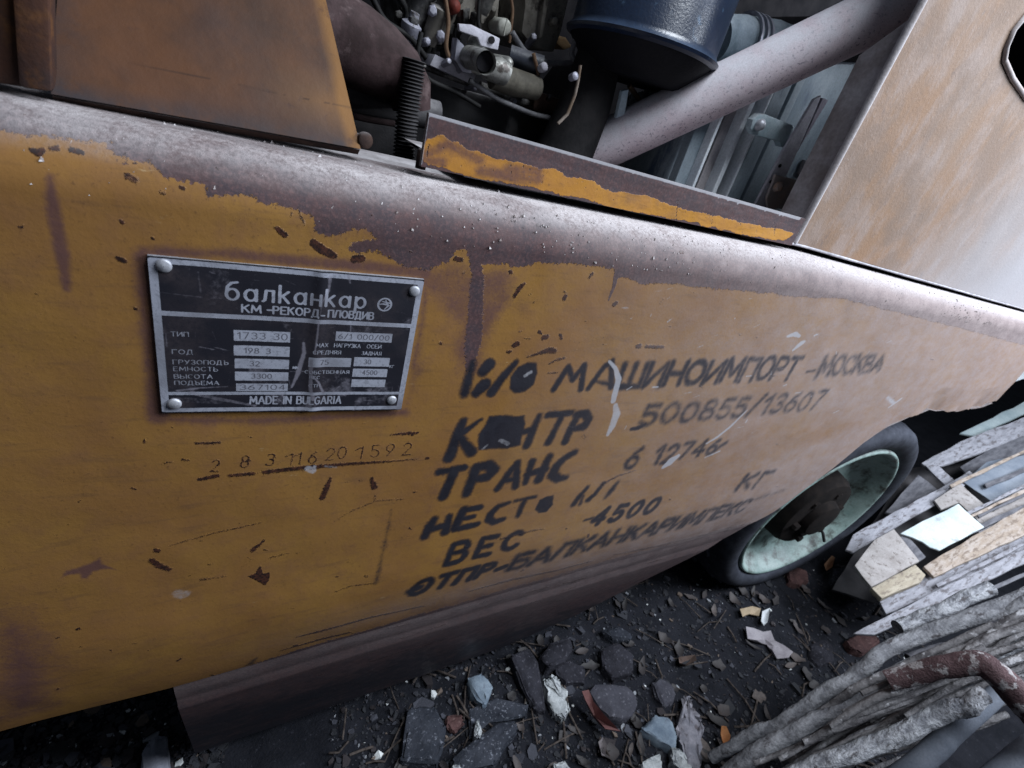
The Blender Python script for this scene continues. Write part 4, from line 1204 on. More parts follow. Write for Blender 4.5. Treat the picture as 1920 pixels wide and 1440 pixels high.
# air cleaner
ac = onY(1212, 60, 1.78)
bowl = MB().lathe((ac[0], ac[1], 0), (0, 0, 1), [(.225, .0005), (.225, .17), (.235, .19), (.305, .262), (.318, .272)], 64)
blue = mat('glossy_navy_enamel', (.006, .012, .030), (.010, .019, .044), 12, rough=.30, dust=.2, dlo=.0, dhi=.9, dcol=(.18, .28, .45), c3=(.05, .09, .15), s3=70, t3=(.62, .74))  # up-facing dust tinted blue to paint in the sky's sheen
clean = MB().lathe((ac[0], ac[1], 0), (0, 0, 1), [(.318, .274), (.326, .290), (.336, .294), (.345, .284), (.36, .276), (.75, .276), (.78, .26), (.80, .0005)], 72).build('air_cleaner', blue, truck, smooth=40)
bowl.build('oil_bowl', mat('black_enamel', (.003, .003, .005), (.006, .006, .009), 20, rough=.6), clean, smooth=40)
MB().tube([(ac[0] - .13, ac[1] + .06, .28), (ac[0] - .16, ac[1] + .02, .10), (ac[0] - .20, ac[1], -.06), (ac[0] - .26, ac[1], -.20)], [.085, .10, .11, .11], 28).build('intake_duct', blk, truck, smooth=60)
slab([(1072, 160), (1100, 122), (1140, 128), (1136, 190), (1080, 268), (1040, 258), (1062, 210)], 1.92, .25).build('filter_bracket', oily, truck, bevel=.015, smooth=40)
MB().tube([onY(*p, 1.68) for p in ((1088, 122), (1084, 150), (1078, 178), (1064, 214), (1046, 232))], .006, 8).build('throttle_cable', mat('tan_cable', (.12, .085, .06), (.20, .17, .15), 60, rough=.7), truck, smooth=60)
MB().lathe(onY(1077, 143, 1.68), (0, -1, .3), [(-.02, .012), (.006, .013), (.012, .006), (.0125, .0005)], 12).build('cable_clip', pale, truck, smooth=50)
MB().lathe(onY(1019, 126, 1.85), (0, -1, .3), [(-.02, .014), (.006, .016), (.012, .010), (.0125, .0005)], 12).build('hose_clip', lilac, truck, smooth=50)
slab([(1046, 66), (1062, 70), (1074, 88), (1058, 94), (1044, 82)], 2.3, .1).build('tan_gap_block', mat('tan_wood', (.42, .27, .14), (.34, .22, .12), 40, rough=.7), truck, bevel=.01)  # added block; its tan colour stands for sunlit background in the gap
oh = MB().tube([onY(1342, 72, 1.90), onY(1388, 72, 1.90)], [.085, .085], 32)
oh.tube([onY(1386, 72, 1.90), onY(1440, 84, 1.90), onY(1500, 110, 1.90)], [.083, .095, .10], 32)
out = oh.build('air_outlet_hose', mat('blue_grey_hose', (.09, .13, .16), (.20, .25, .30), 25, rough=.6, dust=.9, dlo=-.1, dcol=(.42, .48, .54)), truck, smooth=50)
for p in (1394, 1404, 1413):
    a_ = onY(p, 72 + (p - 1394) * .3, 1.90)
    MB().lathe(a_, onY(1440, 84, 1.9) - onY(1386, 72, 1.9), [(-.006, .088), (-.006, .099), (.006, .099), (.006, .088)], 32).build('hose_clamp', pale, out, smooth=50)
slab([(1330, 98), (1350, 100), (1360, 118), (1330, 128), (1318, 118)], 2.05, .08).build('bright_gap_slab', mat('bright_gap_tone', (.5, .47, .42), (.4, .36, .30), 60, rough=.7), truck, bevel=.006)  # added slab whose pale colour stands for bright daylight behind the gap
slab([(1225, 148), (1280, 154), (1240, 190), (1232, 168)], 1.95, .06).build('grey_lug', lilac, truck, bevel=.006)
slab([(1168, 170), (1179, 168), (1172, 215), (1156, 222)], 1.72, .02).build('tag_strip', mat('pale_blue_strip', (.36, .46, .54), (.46, .54, .60), 40, rough=.7), truck, bevel=.003)
rdm = MB()
for i in range(14):
    q0, q1 = onY(1180 + 5 * i, 178 - 1.5 * i, 1.98), onY(1165 + 5 * i, 230 - 1.5 * i, 1.98)
    rdm.tube([q0, q1], .006, 6)
rdm.build('wire_gauze', mat('grey_gauze', (.10, .11, .13), (.18, .20, .22), 50, rough=.6), truck, smooth=60)

# ribbed blue-grey box behind the tube
bl1 = mat('blue_grey_steel', (.14, .18, .215), (.29, .335, .37), 22, .3, .7, .6, c3=(.07, .10, .15), s3=26, t3=(.52, .68), dust=.6, dlo=.0, stretch=(1, 1, .35))
bl2 = mat('light_blue_grey_edge', (.55, .60, .66), (.66, .70, .74), 30, rough=.7)
bl3 = mat('brown_grey_steel', (.22, .22, .25), (.34, .32, .33), 24, rough=.7, dust=.5, stretch=(1, 1, .3))


def strip(x0, x1, top, bot_shift=0, y=1.5, dp=.06):
    """upright strip: pixel columns at the bar (y~350) running up along the place's verticals"""
    def up(x, ty):
        return (x - (x - 467) / (2380 - 350) * (ty - 350), ty)
    return slab([up(x0, 420), up(x1, 420), up(x1, top), up(x0, top)], y, dp)


rad = strip(1246, 1530, 120, y=1.64, dp=.3).build('radiator_box', bl1, truck, bevel=.01)
for x0, x1, mt, y, dp in ((1262, 1298, bl1, 1.60, .05), (1298, 1303, bl2, 1.56, .08), (1306, 1340, bl3, 1.60, .05), (1340, 1348, bl2, 1.55, .09), (1369, 1373, bl2, 1.55, .06),
                          (1373, 1398, bl1, 1.56, .06), (1404, 1417, bl1, 1.57, .06)):
    strip(x0, x1, 135, y=y, dp=dp).build('rib', mt, rad, bevel=.004)
bp_ = slab([(1408, 240), (1412, 224), (1424, 214), (1436, 214), (1490, 236), (1488, 250), (1478, 276), (1464, 276), (1462, 266), (1412, 252)], 1.47, .03)
brk = bp_.build('clamp_plate', mat('blue_grey_clamp', (.24, .32, .36), (.36, .43, .47), 40, rough=.55, metal=.2, dust=.5), truck, bevel=.006, smooth=40)
MB().lathe(onY(1424, 234, 1.465), (-.1, -1, .2), [(-.01, .020), (.012, .020), (.020, .012), (.022, .0005)], 18).build('clamp_bolt', alu, brk, smooth=50)
an = slab([(1527, 186), (1541, 179), (1494, 288), (1474, 332), (1446, 392), (1412, 392), (1470, 282)], 1.44, .012)
ang = an.build('angle_strip', lilac, truck, bevel=.003)
slab([(1543, 184), (1553, 188), (1500, 276), (1496, 284)], 1.47, .012).build('angle_flange', mat('purple_grey_dust', (.17, .15, .19), (.25, .23, .27), 30, rough=.8), ang, bevel=.002)
for p in ((1463, 311), (1446, 341)):
    MB().lathe(onY(*p, 1.436), (0, -1, 0), [(-.004, .007), (.001, .007), (.001, .0005)], 14).build('screw_hole', bay, ang)
slab([(1455, 328), (1512, 340), (1482, 392), (1440, 392), (1438, 372)], 1.425, .012).build('mounting_foot', mat('peach_dust_metal', (.42, .34, .30), (.36, .33, .34), 30, rough=.75), ang, bevel=.003)
MB().lathe(onY(1458, 350, 1.42), (-.1, -1, .3), [(-.01, .020), (.014, .019), (.020, .010), (.022, .0005)], 16).build('mounting_bolt', mat('orange_bolt', (.42, .26, .17), (.34, .30, .30), 60, rough=.6), ang, smooth=50)
slab([(1512, 300), (1556, 318), (1548, 340), (1500, 328)], 1.62, .1).build('lower_bracket', bl3, truck, bevel=.006)

# ================================================================== rear wheel
wc = np.array([4.07, 1.15, -2.114])
yaw, camber = math.radians(-4), math.radians(5)
outw = -np.array([-math.sin(yaw) * math.cos(camber), math.cos(yaw) * math.cos(camber), math.sin(camber)])
wc = wc - outw * .066
wheel = empty('wheel', wc, truck)
tyre_m = mat('dusty_tyre_rubber', (.020, .022, .030), (.040, .044, .056), 40, rough=.8, dust=.35, dlo=-.2, dhi=1.0, c3=(.07, .08, .10), s3=120, t3=(.62, .74), dcol=(.12, .13, .17))
mint = mat('mint_green_rim_paint', (.16, .235, .22), (.27, .355, .335), 14, .3, .6, .6, dust=.35, c3=(.055, .058, .05), s3=24, t3=(.46, .68), fine=260, bump=.5)
hubm = mat('greasy_brown_hub', (.005, .004, .004), (.012, .009, .008), 40, rough=.95, dust=.0)
R = .73
pu = np.array([math.cos(yaw), math.sin(yaw), 0])
tyre_ = MB().lathe(wc, outw, [(.02, R * .99), (.05, R * 1.02), (.075, .78), (.085, .84), (.07, .89), (.03, .925), (-.05, .94), (-.09, .935), (-.09, .92), (-.13, .93), (-.30, .94), (-.44, .93), (-.50, .88), (-.50, .5)], 120)
tyre = MB()
tyre.v, tyre.f = tyre_.v, tyre_.f
for k in range(30):
    a_ = 2 * math.pi * k / 30
    er = pu * math.cos(a_) + np.array([0, 0, 1]) * math.sin(a_)
    et = np.cross(outw, er)
    for sgn, off in ((1, -.17), (-1, -.36)):
        ex_ = (et * .85 + outw * .5 * sgn)
        ex_ /= np.linalg.norm(ex_)
        tyre.box(wc + er * .945 + outw * off + et * (.04 * sgn), .10, .17, .05, ex_, np.cross(er, ex_), er)
tyre.build('tyre', tyre_m, wheel, smooth=50)
MB().lathe(wc, outw, [(-.02, R * 1.0), (.045, R * 1.005), (.062, R * .995), (.066, R * .975), (.055, R * .955), (.03, R * .94), (-.04, R * .90), (-.10, R * .83), (-.125, R * .70), (-.12, R * .52), (-.10, R * .36), (-.10, .0005)], 120).build('rim', mint, wheel, smooth=60)
MB().lathe(wc, outw, [(-.12, .37), (-.02, .36), (.03, .33), (.04, .28), (.04, .18), (.10, .16), (.11, .12), (.11, .0005)], 40).build('hub', hubm, wheel, smooth=35)
pu = np.array([math.cos(yaw), math.sin(yaw), 0])
for k in range(6):
    a_ = k * math.pi / 3 + .3
    MB().lathe(wc + outw * .035 + .235 * (pu * math.cos(a_) + np.array([0, 0, 1]) * math.sin(a_)), outw, [(0, .035), (.03, .035), (.035, .028), (.035, .0005)], 6).build('wheel_nut', hubm, wheel)
v0 = wc + pu * .38 - np.array([0, 0, .26]) + outw * -.05
MB().tube([v0, v0 + pu * .03 + np.array([0, 0, -.05]) + outw * .06, v0 + pu * .05 + np.array([0, 0, -.11]) + outw * .10], .013, 10).build('valve_stem', blk, wheel, smooth=60)
MB().box((3.4, 2.2, -1.2), 3.2, .04, 2.0).box((2.1, 1.75, -1.7), .03, .9, 1.2).box((3.4, 1.75, -.33), 3.6, .9, .03).build('wheel_arch', bay, truck)


# ================================================================== things lying on the ground and in the corner
def pile(px, py, off=0.0):
    """the heap of boards rises to the right: z = ground + .35 (x - 3.6) + off"""
    d = ray(px, py)
    return d * ((GZ + off - .35 * 3.6) / (d[2] - .35 * d[0]))


PN = np.array([-.33, 0, .944])
PN = PN / np.linalg.norm(PN)


def board(name, pts, off, thick, m, label, cat, group=None, bev=.01):
    e = []
    for p, q in zip(pts, pts[1:] + pts[:1]):             # slightly uneven sawn edges
        n = max(1, int(math.hypot(q[0] - p[0], q[1] - p[1]) / 22))
        for k in range(n):
            j = 0 if k == 0 else 1.3
            e.append((p[0] + (q[0] - p[0]) * k / n + random.uniform(-j, j), p[1] + (q[1] - p[1]) * k / n + random.uniform(-j, j)))
    o = MB().prism([pile(p[0], p[1], off) for p in e], -PN * thick * .55).build(name, m, bevel=bev * .6, smooth=40)
    return tag(o, label, cat, group)


wood_g = mat('grey_weathered_wood', (.26, .26, .29), (.36, .36, .40), 42, .36, .64, .8, c3=(.15, .14, .15), s3=70, t3=(.50, .62), stretch=(.12, 1.8, 1.8, .33), bump=.7)
wood_t = mat('tan_plank_wood', (.36, .29, .235), (.46, .40, .36), 42, .36, .64, .8, c3=(.24, .19, .155), s3=70, t3=(.50, .62), stretch=(.12, 1.8, 1.8, .33), bump=.7)
wood_y = mat('yellowish_board', (.36, .31, .24), (.44, .39, .31), 42, .36, .64, .8, c3=(.25, .21, .17), s3=70, t3=(.50, .62), bump=.3, stretch=(.12, 1.8, 1.8, .33))
wood_d = mat('dark_weathered_wood', (.10, .10, .115), (.18, .18, .20), 42, .36, .64, .85, stretch=(.12, 1.8, 1.8, .33), bump=.7)
chip_b = mat('dusty_chipboard', (.29, .265, .255), (.41, .385, .38), 30, .3, .7, .85, c3=(.20, .175, .165), s3=90, t3=(.54, .66), bump=.5)
white_f = mat('white_foam_sheet', (.48, .55, .57), (.64, .70, .71), 16, .3, .7, .8, c3=(.36, .38, .39), s3=26, t3=(.54, .70), bump=.3)
blue_s = mat('blue_grey_sheet', (.15, .18, .23), (.26, .29, .34), 14, .3, .7, .55, bump=.1)
G = 'boards heaped beside the rear wheel'
board('plank', [(1640, 1190), (1600, 1188), (1760, 1105), (2000, 992), (2000, 1020), (1800, 1112)], .30, .05, wood_g, 'lowest long grey plank of the heap, its pointed end on the dark soil', 'plank', G)
board('plank', [(1650, 1128), (1752, 1070), (2000, 968), (2000, 1000), (1760, 1108), (1662, 1152)], .22, .05, wood_g, 'pale grey plank running under the tan plank edge, above the lowest grey plank', 'plank', G)
board('plank', [(1732, 1062), (1765, 1040), (2000, 905), (2000, 965), (1752, 1082)], .30, .06, wood_t, 'long tan pinkish plank beside the white foam sheet', 'plank', G)
board('plank', [(1634, 1102), (1716, 1058), (1736, 1078), (1728, 1090), (1654, 1122)], .30, .10, wood_y, 'short yellowish board end below the grey chipboard panel', 'board', G)
board('chipboard_panel', [(1603, 1060), (1640, 1012), (1676, 992), (1724, 1052), (1634, 1100)], .38, .05, chip_b, 'square dusty grey beige chipboard panel next to the tyre', 'panel', G)
board('batten', [(1682, 1008), (1700, 1003), (1736, 1044), (1724, 1052)], .33, .05, wood_d, 'short dark grey batten between chipboard panel and white sheet', 'batten', G)
board('foam_sheet', [(1688, 1000), (1797, 944), (1846, 988), (1762, 1032), (1744, 1026), (1730, 1016)], .36, .03, white_f, 'bright white foam sheet lying on the boards', 'sheet', G)
board('board', [(1752, 938), (1800, 906), (1862, 960), (1920, 918), (1980, 940), (1846, 990), (1798, 942), (1765, 955)], .24, .04, chip_b, 'beige board half hidden behind the white foam sheet', 'board', G)
board('metal_sheet', [(1806, 903), (1850, 866), (2000, 836), (2000, 876), (1940, 906), (1868, 946)], .22, .02, blue_s, 'blue grey metal sheet at the right edge of the heap', 'sheet', G)
board('plank', [(1586, 1030), (1600, 1002), (1780, 905), (1818, 882), (1832, 894), (1790, 925), (1660, 1000), (1600, 1036)], .20, .05, wood_g, 'light grey plank starting right behind the tyre and passing above the chipboard', 'plank', G)
board('plank', [(1728, 868), (1800, 828), (2000, 752), (2000, 790), (1830, 852), (1742, 880)], .05, .06, wood_g, 'uppermost long grey plank reaching away behind the tyre', 'plank', G)
board('plank', [(1735, 872), (1755, 868), (1790, 900), (1776, 912)], .10, .04, wood_g, 'small pale cross piece beside the dark gap behind the tyre', 'plank', G)
board('plank', [(1800, 812), (2000, 715), (2000, 738), (1830, 818)], -.05, .05, mat('pale_teal_wood', (.25, .31, .33), (.36, .42, .43), 10, rough=.8), 'pale greenish plank under the ragged end of the yellow side panel', 'plank', G)
board('plank', [(1800, 875), (1900, 818), (2000, 790), (2000, 850), (1880, 868), (1820, 896)], .05, .05, wood_d, 'dark brown grey plank between the two pale planks at the back', 'plank', G)
board('plank', [(1690, 925), (1722, 890), (1778, 930), (1700, 970), (1660, 960)], .02, .06, wood_d, 'dark board end under the light grey plank by the tyre', 'board', G)
board('plank', [(1560, 1105), (1640, 1130), (2100, 930), (2100, 800), (1700, 880)], -.22, .05, mat('blackish_wood', (.06, .058, .062), (.10, .095, .10), 12, rough=.9), 'broad dark board lying underneath the whole heap', 'board', G)  # darkest wood of the heap
for i in range(11):
    x0, y0 = random.uniform(1745, 1850), random.uniform(870, 1000)
    if i < 4:
        x0, y0 = random.uniform(1690, 1800), random.uniform(1090, 1120) + i * 8
    l, sl, w0 = random.uniform(170, 300), random.uniform(.40, .50), random.uniform(4, 10)
    board('slat', [(x0, y0), (x0 + l, y0 - l * sl), (x0 + l + 2, y0 - l * sl + w0 * .8), (x0 + 4, y0 + w0)], random.uniform(.26, .36), .03, [wood_g, wood_d, wood_t][i % 3],
          'thin weathered slat stacked among the wider planks beside the wheel', 'slat', 'thin slats stacked among the planks', .004)
board('cloth_scrap', [(1886, 712), (1905, 690), (1990, 640), (1990, 690), (1900, 716)], .1, .02, mat('white_cloth', (.70, .76, .82), (.76, .80, .84), 12, rough=.9), 'white scrap caught at the far end of the side panel', 'scrap')


def axis_pt(px, py, D):
    return ROT @ (np.array([px - CX, py - CY, F]) * (D / F))


def pole(name, pts, m, label, cat, group=None, wob=.10):
    """pts: (px, py, width px, distance)"""
    n = len(pts)
    K = 14 * (n - 1) + 1
    ts = np.linspace(0, n - 1, K)
    P3 = np.array([axis_pt(p[0], p[1], p[3]) for p in pts])
    Rr = np.array([p[2] / 2 * p[3] / F for p in pts]) * (.66 if name == 'pole' and m is not redb else 1.0)
    q = np.stack([np.interp(ts, range(n), P3[:, i]) for i in range(3)], -1)
    if K > 20:
        sway = np.stack([fbm(ts * 1.3 + random.random() * 40, ts * 0 + i, 100 + i, 3) - .5 for i in range(3)], -1)
        q = q + sway * Rr.mean() * 15 * wob
    ker = np.array([1, 2, 3, 2, 1]) / 9
    qs = q.copy()
    for i in range(3):
        qs[2:-2, i] = np.convolve(q[:, i], ker, 'valid')
    rr = np.interp(ts, range(n), Rr) * (1 + wob * (rng.random(K) - .5))
    o = MB().tube(qs, rr, 26, wob=wob * .6).build(name, m, smooth=70)
    return tag(o, label, cat, group)


ST = (.35, 1.2, 1.2, .2)
bark = mat('peeling_grey_bark', (.11, .112, .125), (.27, .275, .295), 44, .34, .66, .85, c3=(.065, .06, .065), s3=60, t3=(.54, .68), bump=1.0, fine=180, bdist=.006, stretch=ST)
bark_w = mat('flaking_white_bark', (.15, .155, .175), (.40, .41, .44), 60, .36, .62, .85, c3=(.085, .08, .085), s3=80, t3=(.54, .66), bump=1.0, fine=160, bdist=.007, stretch=ST)
smooth_g = mat('smooth_grey_pole', (.10, .115, .145), (.17, .185, .22), 10, .3, .7, .8, c3=(.12, .12, .14), s3=18, t3=(.55, .72), bump=.4)
redb = mat('red_brown_painted_pole', (.060, .036, .040), (.125, .080, .085), 34, .3, .7, .85, c3=(.36, .34, .35), s3=48, t3=(.53, .60), bump=1.0, bdist=.006)
GP = 'old poles lying in the lower right corner'
pole('pole', [(1337, 1424, 30, 2.85), (1410, 1380, 34, 2.8), (1480, 1348, 36, 2.8), (1560, 1288, 40, 2.85), (1640, 1232, 40, 2.9), (1730, 1192, 42, 3.0), (1990, 1096, 48, 3.1)], bark, 'long pale grey peeling pole, topmost, its blunt tip by the orange leaf', 'pole', GP)
pole('pole', [(1350, 1470, 44, 2.5), (1430, 1408, 46, 2.5), (1520, 1352, 40, 2.55), (1600, 1314, 36, 2.6), (1690, 1286, 34, 2.6), (1760, 1266, 36, 2.6)], bark, 'forked grey pole passing under the red brown pole', 'pole', GP)
pole('pole', [(1430, 1476, 44, 2.3), (1560, 1420, 46, 2.3), (1680, 1372, 50, 2.3), (1780, 1335, 52, 2.3), (1846, 1304, 46, 2.3)], bark_w, 'thick pole covered in flaking white bark ending at the red brown pole', 'pole', GP)
pole('pole', [(1640, 1500, 60, 2.35), (1740, 1415, 60, 2.35), (1800, 1362, 58, 2.35), (1868, 1300, 48, 2.4)], smooth_g, 'smooth blue grey pole at the bottom beside the flaking white pole', 'pole', GP, .02)
pole('pole', [(1660, 1278, 34, 2.32), (1760, 1248, 38, 2.24), (1838, 1244, 44, 2.16), (1900, 1300, 50, 2.12), (1990, 1400, 54, 2.08)], redb, 'bent red brown pole with white paint specks', 'pole', GP, .05)
pole('pole', [(1815, 1248, 30, 2.5), (1870, 1222, 46, 2.5), (1990, 1180, 54, 2.5)], bark_w, 'short white flaking pole stub at the right edge above the red brown pole', 'pole', GP)
pole('pole', [(1680, 1172, 36, 3.1), (1760, 1146, 40, 3.1), (1862, 1104, 40, 3.15)], bark_w, 'short whitish pole beside the lowest grey plank', 'pole', GP)
pole('pole', [(1560, 1410, 30, 2.75), (1640, 1370, 34, 2.75), (1720, 1330, 38, 2.75), (1820, 1280, 40, 2.75)], mat('dark_blue_grey_pole', (.045, .05, .065), (.10, .105, .12), 24, rough=.85, bump=.6), 'dark blue grey pole in the gap between two pale poles', 'pole', GP)
pole('pole', [(1830, 1490, 66, 2.2), (1930, 1410, 70, 2.2), (2010, 1360, 70, 2.2)], smooth_g, 'grey pole cut off by the bottom right corner', 'pole', GP, .02)
pole('pole', [(1480, 1460, 22, 2.45), (1600, 1385, 26, 2.45), (1700, 1345, 24, 2.45), (1800, 1300, 24, 2.45)], bark, 'thin pale pole squeezed between the dark blue grey pole and the flaking white pole', 'pole', GP)
pole('pole', [(1560, 1330, 24, 2.85), (1660, 1262, 26, 2.85), (1760, 1220, 24, 2.9), (1850, 1200, 22, 2.9)], bark_w, 'thin whitish pole lying along the underside of the long pale pole', 'pole', GP)
pole('pole', [(1850, 1176, 30, 3.0), (1930, 1130, 36, 3.0), (2010, 1100, 38, 3.0)], bark, 'thin peeling pole between the long pale pole and the white stub', 'pole', GP)
pole('pole', [(1700, 1236, 30, 2.95), (1800, 1206, 34, 2.95), (2000, 1130, 40, 2.95)], mat('dark_bark', (.07, .07, .085), (.16, .16, .18), 30, rough=.9, bump=.8), 'dark mottled pole directly below the long pale pole', 'pole', GP)


stick_m = mat('brown_grey_stick', (.055, .052, .056), (.17, .165, .172), 40, .35, .62, .9, c3=(.36, .36, .38), s3=48, t3=(.58, .66), bump=1.0, fine=160, bdist=.005, stretch=ST)
for i in range(58):
    a0 = random.uniform(0, 1)
    x0, y0 = 1380 + 400 * a0 + random.uniform(-30, 30), 1446 - 225 * a0 + random.uniform(-10, 110)
    l = random.uniform(220, 520)
    sl = random.uniform(.42, .60)
    w0 = random.uniform(7, 17)
    D0 = 2.85 - .55 * random.random()
    pole('stick', [(x0, y0, w0 * .7, D0), (x0 + l * .4, y0 - l * .4 * sl - random.uniform(-6, 8), w0, D0), (x0 + l, y0 - l * sl * .86, w0 * .9, D0 + .05)], stick_m,
         'thin brown grey stick in the tangle between the pale poles at lower right', 'stick', 'thin sticks tangled between the poles', .2)


# --- stones, shards, leaves
def gh(p):
    return GZ + float(ground_h(np.array(p[0]), np.array(p[1])))


def gpt(px, py, up=0.0):
    p = onZ(px, py, GZ)
    for _ in range(4):
        p = onZ(px, py, gh(p) + up)
    return p


def chunk(name, pts, h, m, label, cat, tilt=(0, 0), group=None, bev=.02, jit=.012):
    """a broken piece: outline on the soil, its own height, worn edges, uneven top"""
    h = h * .65
    top = [gpt(p[0], p[1], h) for p in pts]
    c = np.mean(top, 0)
    top = [p + np.array([0, 0, tilt[0] * (p[0] - c[0]) + tilt[1] * (p[1] - c[1]) + random.uniform(-.1, .1) * h]) for p in top]
    n = len(top)
    bot = [c + (p - c) * 1.06 + np.array([0, 0, -(h + .05)]) for p in top]
    bm_ = MB()
    cc = c + np.array([0, 0, h * .12])
    bm_.add(top + bot + [cc], [(i, (i + 1) % n, 2 * n) for i in range(n)] + [(i, (i + 1) % n, n + (i + 1) % n, n + i) for i in range(n)] + [tuple(range(n, 2 * n))])
    o = bm_.build(name, m, bevel=bev, smooth=38, jitter=jit, sub=1)
    return tag(o, label, cat, group)


slate = mat('blue_black_slate', (.014, .017, .024), (.036, .040, .052), 24, .3, .7, .75, bump=.9, bdist=.004, c3=(0.15, 0.16, 0.19), s3=170, t3=(.56, .68), fine=150)
dstone = mat('dark_stone', (.010, .010, .014), (.026, .026, .034), 24, .3, .7, .85, bump=.9, bdist=.004, c3=(0.075, 0.075, 0.09), s3=170, t3=(.56, .68), fine=150)
bstone = mat('pale_blue_stone', (.09, .12, .16), (.22, .27, .32), 22, .3, .7, .75, c3=(.10, .11, .14), s3=40, t3=(.56, .70), bump=.6)
wstone = mat('white_plaster', (.30, .32, .33), (.46, .48, .49), 60, .35, .65, .8, c3=(.16, .17, .19), s3=70, t3=(.54, .66), bump=.8)
disc_m = mat('grey_round_stone', (.036, .036, .046), (.058, .058, .072), 20, .3, .7, .8, bump=.9, bdist=.004, c3=(0.12, 0.12, 0.14), s3=170, t3=(.56, .68), fine=150)
barkp = mat('grey_bark_piece', (.15, .15, .175), (.26, .25, .28), 40, rough=.85, c3=(.10, .09, .10), s3=50, t3=(.55, .68), bump=.7)
brick = mat('red_brown_rubble', (.045, .024, .024), (.085, .045, .043), 40, rough=.85, bump=.9, bdist=.004, c3=(0.13, 0.08, 0.075), s3=170, t3=(.56, .68), fine=150)
GS = 'broken stones on the soil'
chunk('slate_slab', [(765, 1327), (790, 1322), (818, 1327), (836, 1362), (832, 1400), (822, 1432), (750, 1426)], .10, slate, 'largest blue black slate slab, at the bottom centre left', 'slab', group=GS)
chunk('stone', [(876, 1272), (903, 1262), (926, 1286), (916, 1312), (909, 1326), (886, 1302)], .10, bstone, 'pale blue pointed shard close under the sill', 'stone', group=GS)
chunk('stone', [(846, 1420), (880, 1392), (935, 1352), (966, 1346), (974, 1366), (948, 1398), (930, 1432), (860, 1446)], .12, slate, 'long rounded grey stone right of the slate slab', 'stone', group=GS, bev=.04)
chunk('plaster_flake', [(1019, 1274), (1031, 1274), (1034, 1264), (1046, 1272), (1052, 1284), (1063, 1294), (1062, 1312), (1069, 1330), (1060, 1347), (1042, 1337), (1030, 1314)], .09, wstone, 'jagged white plaster flake left of the round stone', 'flake', bev=.01, jit=.02)
chunk('round_stone', [(1104, 1294), (1116, 1280), (1150, 1280), (1178, 1284), (1194, 1300), (1198, 1320), (1188, 1340), (1166, 1349), (1144, 1344), (1124, 1326)], .10, disc_m, 'smooth round dark grey stone among the rubble', 'stone', group=GS, bev=.04, jit=.004)
chunk('stone', [(1222, 1280), (1240, 1268), (1262, 1284), (1268, 1300), (1262, 1318), (1244, 1322), (1232, 1306)], .06, disc_m, 'flat brownish grey flake right of the round stone', 'stone', group=GS)
chunk('stone', [(1203, 1366), (1228, 1340), (1258, 1344), (1272, 1380), (1268, 1406), (1236, 1390)], .10, bstone, 'pale blue white stone beside the grey bark pieces', 'stone', group=GS, bev=.03)
chunk('stone', [(956, 1232), (990, 1222), (1008, 1244), (1022, 1300), (1026, 1330), (1004, 1322), (980, 1282)], .12, dstone, 'long dark slab leaning against the sill', 'stone', (.1, .2), GS)
chunk('stone', [(1010, 1232), (1032, 1206), (1068, 1196), (1076, 1216), (1060, 1240), (1030, 1250)], .16, dstone, 'black angular stone under the sill by the dark slab', 'stone', group=GS)
chunk('stone', [(1036, 1244), (1068, 1236), (1098, 1252), (1096, 1280), (1062, 1282), (1044, 1262)], .08, dstone, 'dark grey stone above the white plaster flake', 'stone', group=GS)
chunk('stone', [(1126, 1216), (1160, 1204), (1190, 1228), (1186, 1262), (1150, 1272), (1130, 1250)], .10, dstone, 'dark cracked stone above the round stone', 'stone', group=GS)
chunk('stone', [(1128, 1180), (1160, 1172), (1186, 1188), (1184, 1200), (1150, 1196)], .10, slate, 'flat grey stone at the foot of the sill', 'stone', group=GS)
chunk('stone', [(836, 1340), (866, 1338), (872, 1356), (852, 1372), (836, 1362)], .05, brick, 'small purple stone between slab and long rounded stone', 'stone', group=GS)
chunk('stone', [(880, 1330), (930, 1310), (990, 1320), (985, 1345), (920, 1352), (880, 1385)], .05, slate, 'blue grey stone behind the long rounded stone', 'stone', group=GS)
chunk('plaster_flake', [(892, 1352), (898, 1350), (904, 1372), (900, 1384), (890, 1380)], .12, wstone, 'narrow white splinter above the long rounded stone', 'flake', bev=.008)
chunk('plaster_flake', [(1204, 1428), (1238, 1412), (1242, 1430), (1236, 1452), (1210, 1450)], .10, wstone, 'white plaster lump at the bottom edge below the pale blue stone', 'flake', bev=.012)
chunk('plaster_flake', [(1038, 1432), (1060, 1426), (1072, 1444), (1040, 1452)], .08, wstone, 'white plaster lump cut by the bottom edge under the rubble', 'flake', bev=.012)
chunk('plaster_flake', [(846, 1436), (862, 1430), (872, 1444), (848, 1450)], .10, wstone, 'small white lump at the bottom edge beside the slate slab', 'flake', bev=.012)
chunk('bark_piece', [(1284, 1306), (1296, 1308), (1300, 1330), (1316, 1348), (1318, 1372), (1312, 1400), (1316, 1440), (1290, 1444), (1278, 1400), (1270, 1370), (1276, 1340)], .10, barkp, 'upright grey torn bark piece left of the orange leaf', 'bark', bev=.015, jit=.03)
chunk('bark_piece', [(1262, 1400), (1280, 1410), (1300, 1440), (1282, 1450), (1262, 1426)], .12, wstone, 'white torn chip at the foot of the grey bark piece', 'bark', bev=.01, jit=.02)
chunk('brick_lump', [(1478, 1070), (1496, 1062), (1514, 1070), (1518, 1088), (1500, 1096), (1482, 1090)], .10, brick, 'red brown brick lump under the tyre', 'brick', bev=.02)
chunk('brick_lump', [(1588, 1200), (1604, 1190), (1640, 1186), (1652, 1202), (1620, 1224), (1598, 1216)], .10, brick, 'reddish rubble lump by the tip of the lowest grey plank', 'brick', bev=.02)
